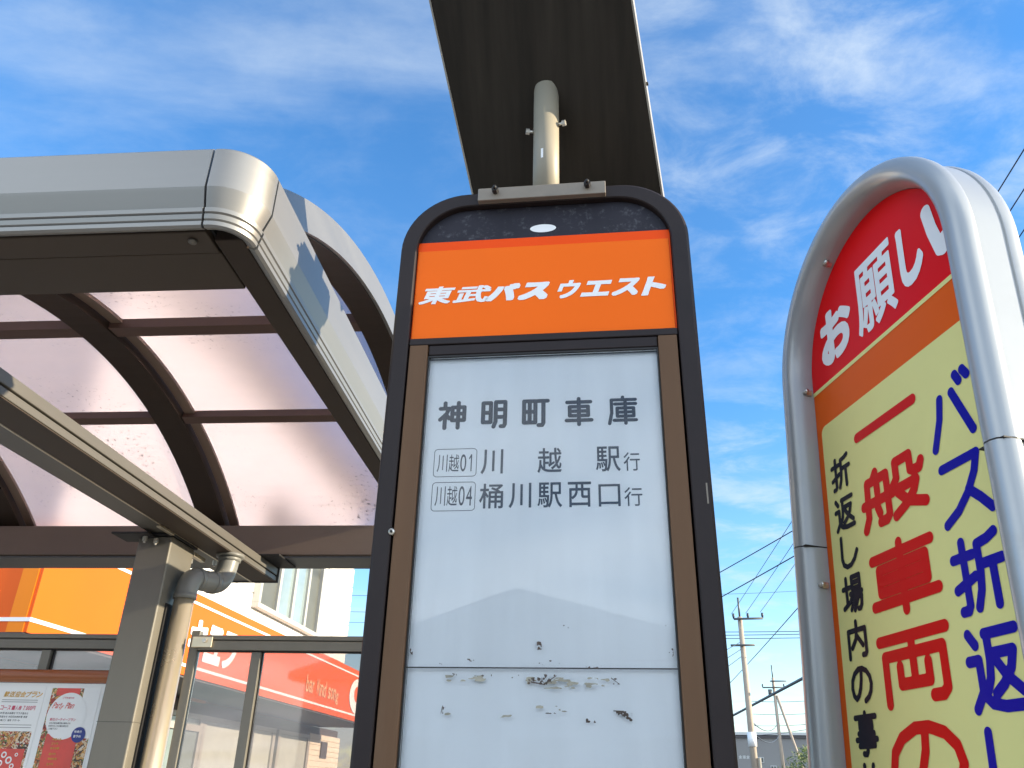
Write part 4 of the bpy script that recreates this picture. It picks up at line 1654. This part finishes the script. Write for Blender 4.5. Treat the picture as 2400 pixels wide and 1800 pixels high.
wh = thing('warehouse', 'long low grey warehouse behind the utility poles', 'warehouse', (24, 87, 0), R(-16))
b = MB()
b.box(-26, 22, 0, 20, 0, 5.24 + zc)
ww_ = b.build('wall', 'wareh', wh)
b = MB()
b.box(-26.3, 22.3, -.35, 20.3, 5.25 + zc, 5.50 + zc)
b.build('roof_edge', 'wareh2', wh)
b = MB()
b.box(-26.2, 22.2, -.2, -.02, 5.0 + zc, 5.235 + zc)
b.build('gutter', 'dkwall', wh)
for x0, z0, z1 in ((.85, 2.78, 3.28), (1.95, 1.95, 2.55)):
    b = MB()
    b.box(x0, x0 + .55, -.06, -.005, z0 + zc, z1 + zc)
    wf = b.build('window', 'wareh2', wh)
    b = MB()
    b.box(x0 + .06, x0 + .25, -.075, -.062, z0 + .06 + zc, z1 - .06 + zc)
    b.box(x0 + .32, x0 + .49, -.075, -.062, z0 + .06 + zc, z1 - .06 + zc)
    b.build('pane', 'shutter', wf)
t = Text((-.95, -.02, 3.1 + zc), (1, 0, 0), (0, 0, 1))
t.line('倉庫倉', 0, 0, .33, .02, 0, 30, .08)
t.build('wall_lettering', 'wareh2', wh)


hs_ = thing('house', 'pale gabled house across the street, seen as a faint reflection in the white panel', 'house', (-4.4, -16.2, 0), R(3))
b = MB()
b.box(-4.6, 4.6, -8, 0, 0, 4.1)
hw = b.build('wall', 'siding', hs_)
b = MB()
b.add([(-4.95, -.55 + .9, 4.1), (4.95, -.55 + .9, 4.1), (0, -.55 + .9, 5.55), (-4.95, -8.4, 4.1), (4.95, -8.4, 4.1), (0, -8.4, 5.55), (-4.95, .35, 4.3), (4.95, .35, 4.3), (0, .35, 5.75), (-4.95, -8.4, 4.3), (4.95, -8.4, 4.3), (0, -8.4, 5.75)],
      [(0, 2, 1), (3, 4, 5), (0, 3, 5, 2), (1, 2, 5, 4), (6, 8, 11, 9), (7, 10, 11, 8), (0, 1, 7, 8, 6), (3, 9, 11, 10, 4), (0, 6, 9, 3), (1, 4, 10, 7)])
b.build('roof', 'wareh2', hs_)
for x_ in (-3.2, -.2, 2.3):
    b = MB()
    b.box(x_, x_ + 1.5, .005, .06, 1.3, 2.6)
    hwf = b.build('window', 'wframe', hs_)
    b = MB()
    b.box(x_ + .08, x_ + 1.42, .061, .07, 1.38, 2.52)
    b.build('pane', 'wglass', hwf)


def tree(loc, h, rad, label):
    root = thing('tree', label, 'tree', loc)
    b = MB()
    b.tube([(0, 0, 0), (.05, 0, h * .5), (0, .05, h * .8)], [.16, .11, .05], 10)
    for i in range(7):
        a = i * 2.4
        b.tube([(0, 0, h * (.3 + .05 * i)), (math.cos(a) * rad * .6, math.sin(a) * rad * .6, h * (.5 + .06 * i))], [.05, .02], 6)
    b.build('trunk', 'bark', root)
    b = MB()
    rnd = random.Random(5)
    for c in range(60):
        a, e = rnd.uniform(0, 6.28), rnd.uniform(-1, 1)
        q = rnd.uniform(.4, 1) ** .5
        cx, cy, cz = math.cos(a) * rad * q * math.sqrt(1 - e * e), math.sin(a) * rad * q * math.sqrt(1 - e * e), h * .62 + e * h * .36 * q
        for l_ in range(46):
            p_ = Vector((cx + rnd.gauss(0, .22), cy + rnd.gauss(0, .22), cz + rnd.gauss(0, .2)))
            d1 = Vector((rnd.gauss(0, 1), rnd.gauss(0, 1), rnd.gauss(0, 1))).normalized()
            d2 = d1.orthogonal().normalized()
            s_ = rnd.uniform(.06, .12)
            b.add([p_ - d1 * s_, p_ + d2 * s_ * .45, p_ + d1 * s_, p_ - d2 * s_ * .45], [(0, 1, 2, 3)])
    b.build('crown', 'leaf', root)


tree((17.9, 52.2, 0), 4.25, 1.6, 'bushy green tree beside the far warehouse wall')
